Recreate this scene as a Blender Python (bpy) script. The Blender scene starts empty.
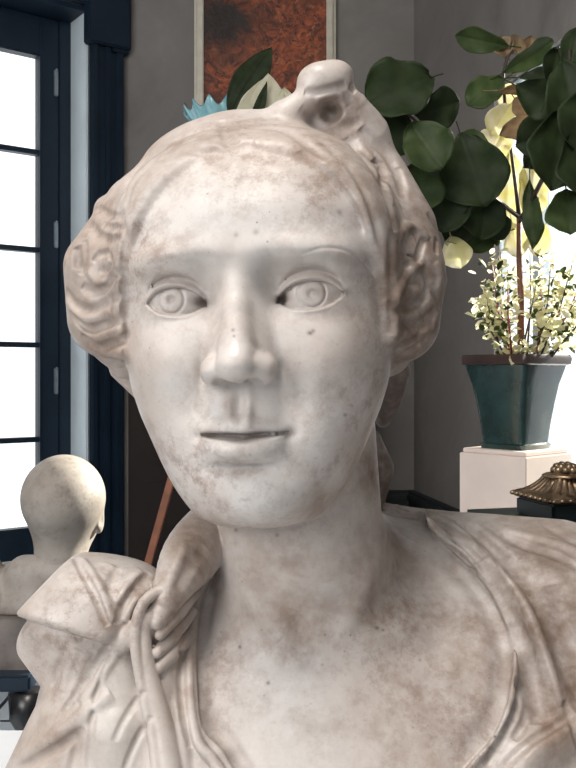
import bpy, bmesh, math, random
import numpy as np
from mathutils import Vector, Matrix, Euler
random.seed(7)
STEP = 5.0
KEY, TOPL, WORLD = 60, 36, 1.6
# ================= SCULPTED MARBLE BUST (implicit surface, polygonised here) =================
U = 0.00065                     # metres per sculpting unit
CAMH = 1.15
F32 = np.float32
def W(x, y, d=0.0):
    """sculpting-space point seen at (x, y) and d units behind the plane 900 units from the viewer"""
    Y = 900.0 + d
    return np.array([(x-288.0)*Y/900.0, Y, (376.0-y)*Y/900.0], F32)
def smin(a, b, k):
    h = np.maximum(k-np.abs(a-b), 0)/k
    return np.minimum(a, b)-h*h*k*0.25
def smax(a, b, k): return -smin(-a, -b, k)
def sstep(a, b, x):
    t = np.clip((x-a)/(b-a), 0, 1); return t*t*(3-2*t)
def ell(P, c, r, R=None):
    q = P-np.asarray(c, F32)
    if R is not None: q = q @ R
    r = np.asarray(r, F32)
    k0 = np.sqrt(((q/r)**2).sum(1)); k1 = np.sqrt(((q/(r*r))**2).sum(1))+1e-9
    return k0*(k0-1)/k1
def cap(P, a, b, ra, rb):
    a = np.asarray(a, F32); b = np.asarray(b, F32)
    ab = b-a; t = np.clip(((P-a) @ ab)/max(float(ab @ ab), 1e-6), 0, 1)
    return np.sqrt(((P-a-t[:, None]*ab)**2).sum(1))-(ra+(rb-ra)*t)
def chain(P, pts, rad, k=6):
    """pts world points; smooth tube through them"""
    f = None
    for i in range(len(pts)-1):
        g = cap(P, pts[i], pts[i+1], rad[i], rad[i+1])
        f = g if f is None else np.minimum(f, g)
    return f
def tube_c(P, pts, rad, pad=34):
    """smooth tube through the points, evaluated only near it"""
    C = crom([list(p)+[r] for p, r in zip(pts, rad)], 10).astype(F32)
    f = np.full(len(P), 60.0, F32); m = C[:, 3].max()+pad
    idx = np.nonzero(((P > C[:, :3].min(0)-m) & (P < C[:, :3].max(0)+m)).all(1))[0]
    if len(idx): f[idx] = chain(P[idx], C[:, :3], C[:, 3])
    return f
def crom(pts, step):
    pts = np.asarray(pts, float)
    if len(pts) < 3:
        n = max(2, int(np.linalg.norm(pts[-1]-pts[0])/step)+1)
        return np.array([pts[0]+(pts[-1]-pts[0])*t for t in np.linspace(0, 1, n)])
    P = np.vstack([2*pts[0]-pts[1], pts, 2*pts[-1]-pts[-2]]); out = []
    for i in range(1, len(P)-2):
        p0, p1, p2, p3 = P[i-1:i+3]
        n = max(1, int(np.linalg.norm(p2-p1)/step))
        for j in range(n):
            t = j/n
            out.append(.5*((2*p1)+(-p0+p2)*t+(2*p0-5*p1+4*p2-p3)*t*t+(-p0+3*p1-3*p2+p3)*t**3))
    out.append(P[-2]); return np.array(out)

# ---- head frame: a = to the viewer's right, h = up, c = forward (out of the face)
YAW, ROLL, PITCH = math.radians(8), math.radians(2.0), math.radians(0)
HC = W(263, 307, 150)
_f = np.array([-math.sin(YAW), -math.cos(YAW), 0.0]); _r = np.array([math.cos(YAW), -math.sin(YAW), 0.0]); _u = np.array([0, 0, 1.0])
_r, _u = _r*math.cos(ROLL)+_u*math.sin(ROLL), -_r*math.sin(ROLL)+_u*math.cos(ROLL)
_u, _f = _u*math.cos(PITCH)+_f*math.sin(PITCH)*-1, _f*math.cos(PITCH)+_u*math.sin(PITCH)
HR = np.stack([_r, _u, _f], 1).astype(F32)          # columns r,u,f
def LH(a, h, c): return HC+HR @ np.array([a, h, c], F32)
def loc(P): return (P-HC) @ HR

PH  = [-310,-247,-241,-233,-217,-195,-168,-142,-120, -90, -50,   0,  45,  90, 130, 165, 186, 198, 204, 300]
PWd = [   2,  30,  62,  74,  86, 100, 113, 124, 134, 144, 150, 152, 152, 148, 136, 112,  80,  45,  12,   2]
PCF = [  60,  84, 116, 130, 141, 147, 149, 150, 149, 147, 146, 148, 157, 152, 134, 104,  66,  25, -10, -20]
PCB = [  60,  50,  20,   5, -15, -35, -65, -90,-110,-135,-160,-178,-185,-182,-168,-140,-110, -75, -40, -20]
PH = [h if h < 165 else h+(h-165)*0.2 for h in PH]
_hh = np.arange(-320, 321, 1.0)
def _smooth(v, s=7):
    g = np.exp(-np.linspace(-3, 3, 6*s+1)**2/2); g /= g.sum()
    d = np.interp(_hh, PH, v); return np.convolve(np.pad(d, 3*s, 'edge'), g, 'valid')
_TW, _TF, _TB = _smooth(PWd, 6), _smooth(PCF, 7), _smooth(PCB, 9)
def head_core(q):
    a, h, c = q[:, 0], q[:, 1], q[:, 2]
    w = np.interp(h, _hh, _TW); cf = np.interp(h, _hh, _TF); cb = np.interp(h, _hh, _TB)
    c0 = np.clip(cf-95, -30, 60)*0.6
    c0 = np.minimum(c0, cf-5)
    dep = np.where(c > c0, cf-c0, c0-cb); dep = np.maximum(dep, 4)
    p = np.where(c > c0, 2.35, 2.1)
    g = ((np.abs(a)/w)**p+(np.abs(c-c0)/dep)**p)**(1/p)
    f = (g-1)*np.minimum(w, dep)*0.9
    f = smax(f, h-212, 16); f = smax(f, -245-h, 14)
    return f.astype(F32)
def gauss(q, c, s):
    d = (q-np.asarray(c, F32))/np.asarray(s, F32)
    return np.exp(-(d*d).sum(1))

EYES = [(-70.5, -1.5, 31.0, -1), (70.5, -1.5, 33.0, 1)]
EYE_C, EYE_R = 97.0, 36.0
def face(P):
    q = loc(P)
    f = head_core(q)
    a, h, c = q[:, 0], q[:, 1], q[:, 2]
    aa = np.abs(a); qs = np.stack([aa, h, c], 1)
    # broad forms : + fills, - hollows
    f = f-7*gauss(qs, (58, 43, 140), (48, 15, 60))       # brow ridge
    f = f-5*gauss(qs, (96, 28, 120), (26, 22, 60))
    f = f+15*gauss(qs, (66, 6, 140), (36, 24, 60))       # orbit
    f = f+13*gauss(qs, (36, 12, 150), (16, 26, 50))      # inner corner of the orbit
    f = f-9*gauss(qs, (84, -62, 125), (38, 34, 60))      # cheek
    f = f+5*gauss(qs, (50, -115, 150), (18, 30, 50))     # beside the mouth
    f = f-8*gauss(qs, (0, -134, 152), (42, 24, 50))      # muzzle
    f = f-6*gauss(q, (6, -208, 140), (34, 20, 50))     # chin
    f = f+6*gauss(qs, (0, -175, 150), (34, 8, 50))       # below the lower lip
    f = f+4*gauss(qs, (128, 35, 60), (26, 40, 60))       # temple
    # nose
    n = cap(q, (-1, 24, 139), (-1, -14, 154), 13, 13)
    n = smin(n, cap(q, (-1, -14, 154), (1, -60, 172), 13, 19), 7)
    n = smin(n, cap(qs, (6, 4, 132), (14, -56, 148), 14, 18), 12)
    n = smin(n, ell(q, (2, -69, 177), (22, 18, 22)), 6)
    n = smin(n, ell(qs, (25, -75, 160), (15, 14.5, 21)), 10)
    n = smin(n, cap(q, (0, -81, 158), (0, -74, 172), 7, 8), 6)
    f = smin(f, n, 11)
    f = f+1.6*gauss(qs, (19, -63, 182), (4.0, 9, 16))    # alar groove
    f = f+3*np.exp(-((aa-42)/5)**2-((h+76)/13)**2)*(c > 100)
    f = smax(f, -ell(qs, (16, -90, 170), (9.5, 8.5, 18)), 3) # nostrils
    # lips
    up = cap(qs, (7, -131, 159.5), (38, -138.5, 147), 9, 4.0)
    up = smin(up, ell(q, (0, -132, 160), (10, 7, 9)), 5)
    lo = ell(q, (0, -153.5, 145), (37, 13.5, 24))
    lo = smin(lo, cap(qs, (0, -149, 155), (25, -148, 147), 4.0, 3), 8)
    f = smin(f, up, 12); f = smin(f, lo, 12)
    ml = -140.3-1.4*np.exp(-(aa/10.0)**2)+aa*0.035                 # parting line of the lips
    tp = np.clip(1-(aa/45.0)**2, 0, 1)
    f = f+(15*np.exp(-((h-ml)/(1.2+2.3*tp**.7))**2)*tp**.45*(c > 110))
    f = f+3*gauss(qs, (46, -141, 146), (8, 6, 30))
    f = f+6.5*np.exp(-((aa)/28)**2-((h+172)/5.5)**2)*(c > 100)
    # philtrum
    f = f+3.0*gauss(q, (-2, -110, 160), (5, 12, 30))-3.4*gauss(q, (8, -111, 160), (5.5, 15, 30))-2.2*gauss(q, (-12, -111, 160), (5, 14, 30))
    # eyes
    for (ex, eh, hw, sg) in EYES:
        qe = q-np.array([ex, eh, EYE_C], F32)
        x = qe[:, 0]*sg                                   # + = outer side
        y = qe[:, 1]-0.06*x
        t = np.clip(x/hw, -0.97, 0.97)
        upc = 15.5*np.clip(1-np.abs(t)**2.2, 0, 1)**0.75-1.0*t-1
        loc_ = -13.0*np.clip(1-np.abs(t)**2.4, 0, 1)**0.8-1
        opening = np.maximum(np.maximum(y-upc, loc_-y), np.abs(x)-hw)
        r = np.sqrt((qe[:, 0]*0.90)**2+(qe[:, 1])**2+qe[:, 2]**2)
        ball = r-EYE_R
        lid = r-(EYE_R+5.5)
        sock = smin(f, smax(lid+1.0, y-26, 6), 10)        # lid mass joins the face
        crease = np.abs(y-(upc+9+2*(1-t*t)))              # fold above the upper lid
        crm = np.exp(-(crease/3.2)**2)*np.exp(-(x/(hw*0.90))**4)*(qe[:, 2] > 0)
        sock = sock+5.0*crm
        lidedge = np.exp(-((y-(upc+3.2))/2.8)**2)*np.exp(-(x/(hw*0.85))**4)*(qe[:, 2] > 0)
        sock = sock-2.8*lidedge
        lowedge = np.exp(-((y-(loc_-2.2))/2.4)**2)*np.exp(-(x/(hw*0.8))**4)*(qe[:, 2] > 0)
        sock = sock-1.0*lowedge
        sock = smax(sock, -np.maximum(opening, 8-qe[:, 2]), 3.6)
        # eyeball with drilled iris ring and pupil
        ix, iy = (4.0*sg if sg < 0 else 1.5), 2.2
        rr = np.sqrt((qe[:, 0]-ix)**2+(qe[:, 1]-iy)**2)
        fr = (qe[:, 2] > 0)
        ball = ball+(1.5*np.exp(-((rr-14.2)/1.3)**2)+0.25*np.exp(-((rr-8)/1.6)**2)+3.4*np.exp(-(rr/4.8)**2)
                     -1.2*np.exp(-(((qe[:, 0]-ix-1)**2+(qe[:, 1]-iy+1)**2)/4.0)))*fr
        ball = ball+4*np.exp(-(((x+hw*0.86)/5.5)**2+((y+1)/4.5)**2))*fr    # tear duct
        f = np.minimum(sock, np.maximum(ball, -qe[:, 2]))
        f = np.where(False, 0, f)
        f = f+2.5*np.exp(-(((x+hw*1.02)/6)**2+((y+2)/5.0)**2))*fr
    # brow edge
    return f.astype(F32)

def neck(P):
    f = chain(P, [W(292, 430, 195), W(298, 520, 180), W(312, 620, 200), W(330, 710, 230)], [101, 100, 112, 125])
    return f
def torso(P):
    f = ell(P, W(345, 838, 232), (380, 235, 318))
    f = smin(f, ell(P, W(505, 705, 260), (180, 170, 185)), 70)
    f = smin(f, ell(P, W(172, 745, 230), (150, 150, 160)), 60)
    f = smin(f, cap(P, W(360, 560, 265), W(560, 600, 270), 62, 70), 60)
    f = smin(f, cap(P, W(270, 590, 255), W(120, 680, 240), 55, 60), 50)
    return f

_Scache = {}
def S(x, y, off=0.0):
    """point on the surface of the trunk as seen at (x, y), moved off units towards the viewer"""
    t = np.arange(800, 1300, 1.0)
    X = np.stack([(x-288)*t/900, t, (376-y)*t/900], 1).astype(F32)
    v = smin(torso(X), neck(X), 50); i = np.nonzero(v < 0)[0]
    Y = t[i[0]] if len(i) else 1100.0
    return W(x, y, Y-off-900)
# ---------------- strokes (ridges +, grooves -) --------------------
class Layer:
    def __init__(s, base): s.base = base; s.st = []; s.ready = False
    def add(s, pts, w, h, kind='g', d=None, taper=True, w2=None):
        s.st.append([np.array([p[:2] for p in pts], float), w, h, kind, taper, w2 if w2 else w*0.3]); return s
    def prepare(s):
        allp = []; 
        for st in s.st:
            c = crom(st[0], max(5, st[1]*0.7)); st.append(c); allp.append(c)
        if not allp: s.ready = True; return
        A = np.vstack(allp); ts = np.arange(640, 1320, 3.0)
        best = np.full(len(A), np.nan); prev = None
        for t in ts:
            X = np.stack([(A[:, 0]-288)*t/900, np.full(len(A), t), (376-A[:, 1])*t/900], 1).astype(F32)
            v = s.base(X)
            if prev is not None:
                hit = np.isnan(best) & (v < 0)
                best[hit] = (t-3*v[hit]/(v[hit]-prev[hit])*-1-3+0)[...] if False else t-3*(-v[hit])/(prev[hit]-v[hit]+1e-6)
            prev = v
            if not np.isnan(best).any(): break
        i = 0
        for st in s.st:
            n = len(st[-1]); t = best[i:i+n].copy(); a = A[i:i+n]; i += n
            good = ~np.isnan(t)
            if not good.any(): t[:] = 1000
            elif not good.all(): t[~good] = np.interp(np.arange(n)[~good], np.arange(n)[good], t[good])
            st.append(np.stack([(a[:, 0]-288)*t/900, t, (376-a[:, 1])*t/900], 1).astype(F32))
        s.ready = True
    def __call__(s, P):
        if not s.ready: s.prepare()
        f = s.base(P)
        for st in s.st:
            w, h, kind, taper, w2 = st[1:6]; C = st[-1]
            m = 2.6*w
            lo = C.min(0)-m; hi = C.max(0)+m
            idx = np.nonzero(((P > lo) & (P < hi)).all(1))[0]
            if len(idx) == 0: continue
            Q = P[idx]; best = np.full(len(Q), 1e9, F32); tb = np.zeros(len(Q), F32); sd = np.ones(len(Q), F32)
            n = len(C)-1
            for i in range(n):
                ab = C[i+1]-C[i]; L2 = float(ab @ ab)+1e-6
                ap = Q-C[i]; t = np.clip((ap @ ab)/L2, 0, 1)
                dd = ((ap-t[:, None]*ab)**2).sum(1)
                b = dd < best; best[b] = dd[b]; tb[b] = (i+t[b])/n
                if kind == 'e':
                    cr = ab[0]*ap[:, 2]-ab[2]*ap[:, 0]; sd[b] = np.sign(cr[b])
            dist = np.sqrt(best)
            amp = h*(np.clip(np.sin(np.pi*np.clip(tb, 0.0, 1)), 0, 1)**0.5 if taper else 1.0)
            ww = np.where(sd > 0, w, w2) if kind == 'e' else w
            f[idx] -= (amp*np.exp(-(dist/ww)**2)).astype(F32)
        return f
# ---------------- hair --------------------
def hair_base(P):
    q = loc(P); a, h, c = q[:, 0], q[:, 1], q[:, 2]
    f = head_core(q)-10
    oval = (np.sqrt((a/np.where(a > 0, 143.0, 128.0))**2+((h+30)/186.0)**2)-1)*110
    f = smax(f, -np.maximum(oval, -c-10), 16)
    f = smax(f, -50-h-0.25*c, 30)
    g = chain(P, [W(170,188,165), W(136,208,150), W(106,268,138), W(108,318,138), W(128,356,160)], [42, 36, 48, 46, 27])
    f = smin(f, g, 26)
    g = chain(P, [W(345,142,180), W(372,185,175), W(394,232,150), W(400,272,135), W(396,320,130), W(384,348,150)], [44, 46, 50, 52, 50, 34])
    f = smin(f, g, 22)
    f = smin(f, ell(P, W(240,170,200), (110, 110, 62)), 30)
    # top knot with its drilled hollow
    k = smin(ell(P, W(322,83,140), (29, 28, 23)), ell(P, W(338,77,150), (18, 24, 16)), 16)
    k = smin(k, chain(P, [W(290,116,140), W(311,97,132), W(335,87,132), W(354,106,146), W(364,132,165)], [20, 14, 12, 16, 26]), 14)
    k = smin(k, ell(P, W(335,118,160), (32, 28, 30)), 10)
    f = smin(f, k, 22)
    f = smax(f, -ell(P, W(331,108,114), (17, 34, 13)), 3)
    for pts, rad in (([W(398,304,100), W(407,286,90), W(421,265,102)], [6, 11, 5]), ([W(400,243,108), W(407,230,108), W(419,231,114), W(428,246,124)], [5, 7, 7, 5]),
                     ([W(397,347,112), W(412,340,102), W(429,325,116)], [5, 8, 5]), ([W(401,320,98), W(416,316,96), W(433,304,112)], [5, 8, 5]),
                     ([W(433,258,122), W(440,280,126), W(436,302,128)], [5, 8, 6]), ([W(392,222,120), W(404,212,124), W(420,218,134)], [5, 7, 5])):
        f = smin(f, tube_c(P, pts, rad), 3.5)
    # nape
    n = chain(P, [W(392,372,280), W(389,400,300), W(383,420,310)], [24, 17, 10])
    n = smin(n, chain(P, [W(371,440,300), W(378,468,300), W(372,494,300)], [14, 21, 20]), 8)
    f = smin(f, n, 10)
    f = smin(f, chain(P, [W(128,366,235), W(146,396,240)], [24, 12]), 10)
    f = smin(f, ell(P, W(106,210,155), (13, 20, 15)), 9)
    return f.astype(F32)
hair = Layer(hair_base)
for pts, w, h in [
    # left curls
    ([(66,290),(76,305),(94,310),(108,301),(119,296)], 4.5, -6), ([(71,312),(86,328),(104,326),(122,318)], 4.5, -6),
    ([(82,334),(99,347),(116,342),(127,338)], 4.5, -5.5), ([(97,352),(113,361),(130,362)], 4, -5),
    ([(82,285),(92,292),(104,288),(112,278),(118,270)], 4.5, -5), ([(63,270),(70,240),(84,218),(96,207)], 4.5, -4),
    ([(84,240),(84,258),(80,275)], 4, -6), ([(77,246),(77,270)], 6, -8), ([(88,222),(98,236),(112,240),(120,236)], 5, -5),
    ([(94,205),(108,215),(122,216)], 4.5, -5), ([(93,262),(99,254),(107,252),(111,261),(106,270),(98,271)], 3.2, -5),
    ([(103,225),(112,228),(124,226)], 4, -4), ([(118,205),(123,235),(124,270),(126,310),(131,350)], 5, -4),
    ([(66,300),(78,316),(96,318),(110,310)], 5, 3), ([(75,322),(92,337),(108,334),(124,328)], 5, 3),
    ([(90,344),(106,354),(124,352)], 5, 3), ([(88,270),(96,282),(108,282)], 4, 3),
    # crown, left side
    ([(122,230),(130,190),(150,165),(185,150),(225,155),(255,143)], 7, -1.6), ([(140,172),(165,152),(200,138),(228,142)], 6, -1.6),
    ([(222,120),(226,134),(232,146)], 7, -5), ([(175,140),(200,130),(220,127)], 5, -3),
    ([(245,128),(275,128),(300,138),(330,160)], 8, -3), ([(120,205),(130,178),(152,152)], 5, -1.6),
    # right strands
    ([(318,138),(346,165),(368,205),(380,250),(386,300)], 7, -3), ([(345,138),(374,170),(390,205),(396,232)], 6, -5),
    ([(360,128),(388,156),(400,180),(404,200)], 6, -5.5), ([(335,150),(360,190),(376,235),(386,280)], 6, 2.5),
    ([(372,160),(382,172),(384,186)], 7, -6), ([(398,166),(404,186)], 4, -6), ([(300,150),(335,185),(362,232),(378,290)], 7, -2.5),
    ([(356,140),(380,172),(394,206)], 5, 3),
    # right curls
    ([(424,238),(420,252),(417,264)], 3.5, -9), ([(437,238),(436,254)], 3, -7), ([(411,255),(411,257)], 4, -7),
    ([(397,302),(400,288),(410,272),(422,262)], 5, 5), ([(396,311),(412,306),(426,296),(428,280),(422,266)], 4, -7),
    ([(400,236),(408,226),(420,230),(428,240)], 5, 5), ([(398,240),(402,256),(408,270)], 4, -5), ([(392,230),(392,262),(394,300),(393,335)], 6, -2.5),
    ([(404,285),(412,292),(420,290)], 6, 4), ([(430,286),(438,300),(442,312)], 4, -5), ([(400,322),(414,326),(428,318),(440,305)], 5, -5),
    ([(398,345),(412,340),(424,328),(434,322)], 5, -5), ([(404,330),(416,334),(430,326)], 5, 3.5), ([(396,362),(408,352),(420,345)], 4, -4),
    ([(436,262),(440,276),(437,290)], 5, 3), ([(428,212),(438,232),(442,252)], 5, -3),
    # knot
    ([(304,92),(318,92),(334,88),(346,84)], 4, -5), ([(350,84),(356,92)], 4, -5), ([(300,108),(320,122),(345,126),(362,120)], 6, -3),
    ([(316,100),(326,95),(340,96),(347,106)], 3.5, 3),
]: hair.add(pts, w*.92, h*1.55)

# ---------------- drapery --------------------
NECKLINE = [(225,552),(208,585),(198,615),(195,650),(196,690),(201,728),(222,752),(250,800),(300,870),(400,900),(440,800),(470,765),(494,738),
            (508,705),(513,672),(513,650),(505,620),(490,590),(470,566),(448,546),(430,526),(424,500),(410,440),(210,430)]
_poly = np.array(crom(NECKLINE+[NECKLINE[0]], 9), F32)
def poly_sd(x, y, V):
    d = np.full(len(x), 1e18, F32); ins = np.zeros(len(x), bool)
    for i in range(len(V)-1):
        ax, ay = V[i]; bx, by = V[i+1]; ex, ey = bx-ax, by-ay
        wx, wy = x-ax, y-ay; t = np.clip((wx*ex+wy*ey)/(ex*ex+ey*ey+1e-9), 0, 1)
        d = np.minimum(d, (wx-ex*t)**2+(wy-ey*t)**2)
        c = ((ay > y) != (by > y))
        ins ^= c & (x < (bx-ax)*(y-ay)/(by-ay+1e-9)+ax)
    d = np.sqrt(d); return np.where(ins, -d, d)
def plane2(P, a, b, dy=0.0):
    """half-space left of the line a->b seen from the front (outside = positive)"""
    t = (b-a); n = np.array([-t[2], 0, t[0]], F32); n /= np.linalg.norm(n); n[1] = dy; n /= np.linalg.norm(n)
    return (P-a) @ n
ROLLS = [
    ([W(232,506,225), W(213,528,185), W(191,556,140), W(171,590,104), W(158,622,84)], [26, 34, 34, 20, 9], 5),
    # ground of the pleated shift
    ([S(207,570,0), S(192,610,0), S(180,650,0), S(178,710,0), S(192,790,0)], [16, 20, 18, 16, 16], 12),
    ([W(158,625,125), W(160,690,95), W(168,760,72), W(175,840,40)], [20, 24, 26, 28], 12),
    ([W(207,560,150), W(194,572,122), W(180,588,108)], [5, 7, 5], 1.5), ([W(203,572,152), W(186,591,112), W(166,614,88)], [5, 8, 5], 1.2),
    ([W(197,590,150), W(178,611,108), W(160,635,82)], [6, 10, 6], 1.2), ([W(192,612,144), W(174,633,106), W(157,653,80)], [6, 9.5, 6], 1.2),
    ([W(190,634,136), W(174,651,102), W(158,668,78)], [6, 10, 6], 1.2),
([W(185,658,118), W(177,690,90), W(180,730,60), W(186,780,40)], [5, 9, 9, 8], 4),
    # band rolls on the left
    ([W(168,586,94), W(150,596,82), (W(139,612,76)), W(135,642,72), W(143,692,62), W(154,740,44), W(162,810,18)], [4, 6, 6, 6, 6, 7, 7], 1.5),
    ([W(156,606,88), W(146,622,82), W(144,650,78), W(152,694,68), W(164,740,50), W(174,810,24)], [5, 7, 9, 12, 14, 15], 2.5),
    # hem of the neckline
    ([S(216,568,12), S(201,596,14), S(191,632,15), S(189,672,15), S(191,712,15), S(198,742,15), S(218,767,15), S(242,812,15)], [5, 6, 6, 6, 6, 6, 6, 6], 2.5),
    ([S(424,518,17), S(455,546,20), S(483,575,21), S(502,609,21), S(513,645,21), S(514,668,20), S(509,700,17), S(494,732,16), S(468,766,16), S(440,800,16)], [5, 6, 6, 6, 6, 7, 6, 6, 6, 6], 2.5),
    # right mantle
    ([S(420,524,6), S(455,540,14), S(492,572,18), S(528,624,20), S(550,676,16), S(566,720,12), S(578,780,10)], [8, 11, 13, 12, 10, 10, 10], 9),
    ([S(516,664,8), S(527,690,4), S(538,712,4), S(548,730,6)], [7, 6, 6, 6], 6),
    ([S(590,716,10), S(560,738,12), S(530,756,12), S(505,790,12)], [20, 20, 20, 20], 10),
]
def drape_base(P):
    px = 288+P[:, 0]*900/P[:, 1]; py = 376-P[:, 2]*900/P[:, 1]
    f = torso(P)
    m = (np.abs(f) < 60) & (P[:, 1] < 1190)
    sd = np.full(len(P), 200.0, F32)
    sd[m] = poly_sd(px[m], py[m], _poly)
    f = f-13-5*sstep(0, 60, sd)
    # collar standing up behind the neck
    for (pts, rad, k) in ROLLS:
        f = smin(f, tube_c(P, pts, rad), k)
    # left puffed sleeve: a taut upper facet hanging over the lower folds
    g = ell(P, W(92,628,150), (108, 88, 92))
    g = smax(g, plane2(P, W(20,611,150), W(76,551,150)), 7)
    g = smax(g, plane2(P, W(70,553,150), W(160,564,150)), 12)
    g = smax(g, plane2(P, W(112,646,120), W(20,617,120), -.35), 7)
    g = smax(g, plane2(P, W(166,570,120), W(122,646,120), -.25), 12)
    f = smin(f, g, 5)
    g = ell(P, W(80,655,135), (78, 66, 62))
    g = smax(g, plane2(P, W(150,600,120), W(118,700,120), -.2), 14)
    g = smax(g, plane2(P, W(54,695,130), W(18,650,130)), 6); g = smax(g, plane2(P, W(17,660,130), W(22,615,130)), 6)
    g = smax(g, (P-W(48,650,92)) @ np.array([-.42, -.88, -.22], F32), 7)
    g = smax(g, (P-W(88,668,70)) @ np.array([.30, -.90, -.30], F32), 9)
    g2 = cap(P, W(110,670,135), W(78,800,125), 62, 92); g2 = smax(g2, plane2(P, W(-4,772,130), W(44,686,130)), 8)
    g = smin(g, g2, 8)
    f = smin(f, g, 4)
    f = smin(f, chain(P, [W(116,668,110), W(116,730,88), W(116,850,88)], [26, 44, 56]), 14)     # breast under thin cloth
    f = smin(f, chain(P, [W(124,640,90), W(134,634,84), W(146,618,84)], [14, 13, 9]), 6)
    g = ell(P, W(560,610,230), (110, 120, 92)); f = smin(f, g, 30)
    g = cap(P, W(440,545,270), W(560,560,270), 34, 48); f = smin(f, g, 25)
    f = smax(f, -sd*1.0-1.5+0*f, 5)
    return f.astype(F32)
drape = Layer(drape_base)
E = 'e'
for pts, w, h, *kw in [
    ([(75,557),(84,574),(94,592),(108,626)], 4, -6), ([(82,558),(92,574),(103,594),(113,622)], 5, 4),
    ([(150,573),(138,584),(127,598),(117,624)], 4.5, -7), ([(142,571),(128,586),(117,604)], 5, 4), ([(157,582),(144,594),(132,606),(124,622)], 4.5, 5),
    ([(118,566),(112,580),(108,596)], 6, -3), ([(100,562),(120,570),(140,568)], 6, 2.5),
    ([(110,644),(100,658),(88,676),(76,694),(62,714)], 4, -9), ([(118,650),(106,668),(94,688),(80,704)], 6, 4),
    ([(112,694),(92,708),(66,728),(40,744),(12,760)], 8, 8), ([(84,728),(66,742),(40,758),(14,772)], 5, -9), ([(76,732),(76,750),(70,772)], 5, -6),
    ([(66,646),(58,668),(52,690)], 5, -4), ([(76,648),(68,670),(62,692)], 6, 3), ([(26,634),(42,648),(60,656)], 6, -2.5), ([(96,652),(86,672),(74,696)], 5, -2.5),
    ([(113,652),(100,680),(92,720),(88,772)], 4, -4),
    ([(145,690),(134,704),(122,724),(114,742)], 3.5, -3.5), ([(152,716),(140,734),(130,755),(124,772)], 3.5, -3.5),
    ([(186,540),(172,575),(162,606)], 8, 3), ([(206,548),(190,566),(176,590)], 8, -3),
    # right mantle
    ([(440,530),(466,548),(494,580),(513,614),(522,644)], 4, -5), ([(206,590),(199,630),(197,670),(199,712),(206,742)], 2, 0), ([(183,632),(181,672),(183,712),(190,748)], 4, -5),
    ([(478,560),(497,590),(513,622),(524,656),(532,690),(539,724)], 10, -19), ([(508,612),(522,652),(531,692),(538,718)], 5, -4), ([(498,566),(526,606),(546,654),(562,706)], 5, 5),
    ([(518,676),(516,704),(504,732),(484,765)], 4.5, -5), ([(528,702),(525,720),(514,740)], 4.5, -4),
    ([(574,713),(552,728),(530,742),(510,760),(495,780)], 4.5, -8), ([(575,724),(556,738),(536,752),(520,768)], 7, 3), ([(564,700),(572,725),(580,750)], 4, -4),
    ([(500,536),(530,548),(556,556),(582,570)], 6, -5), ([(455,522),(482,540),(504,562)], 6, -5), ([(430,512),(462,530),(478,548)], 5, 3),
    ([(500,528),(530,536),(560,544),(585,556)], 8, 4), ([(470,520),(500,545),(520,560)], 8, 3), ([(540,520),(560,535),(580,545)], 8, -2), ([(552,585),(562,625),(574,665)], 12, -3),
    ([(436,536),(466,562),(490,596)], 5, -3),
]: drape.add(pts, w*.85, h*1.6)

def body_base(P):
    f = face(P)
    hd = f
    n = neck(P); t = torso(P)
    b = smin(t, n, 55)
    # notch between the collar bones, tendons
    f = smin(hd, b, 5)
    return f
body = Layer(body_base)
for pts, w, h in [
    ([(298,615),(298,640),(300,655)], 10, -4), ([(385,520),(372,570),(345,625),(312,650)], 14, 5), ([(236,560),(250,600),(280,640)], 14, 4),
    ([(330,640),(380,640),(430,610)], 16, 3), ([(240,662),(265,660),(285,662)], 14, 1.5), ([(370,610),(400,570),(410,540)], 14, -5),
    ([(232,548),(280,566),(340,556),(375,535)], 5, -0.8), ([(232,575),(280,592),(330,585),(370,560)], 6, -0.8),
    ([(217,585),(206,618),(204,660),(208,712),(230,745),(262,800)], 9, -6), ([(440,556),(470,584),(491,616),(502,652),(497,700),(480,735),(455,768)], 10, -6),
    ([(300,255),(322,248),(345,250),(362,262),(376,280)], 1.6, -1.5),
]: body.add(pts, w, h)

FLOOR_Z = -555.0          # foot of the bust (sculpting units, eye level 0)
def _cut(P, f): return smax(f, FLOOR_Z-P[:, 2], 4)
def f_body(P): return _cut(P, body(P))
def f_hair(P): return hair(P)
def f_drape(P): return _cut(P, drape(P))
def f_all(P):
    b = f_body(P); h = np.full(len(P), 1e3, F32); d = np.full(len(P), 1e3, F32)
    m = P[:, 2] > -190; h[m] = f_hair(P[m])
    m = P[:, 2] < 10;  d[m] = f_drape(P[m])
    f = smin(b, h, 7); f = smin(f, d, 3)
    return f, b, h, d

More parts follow.
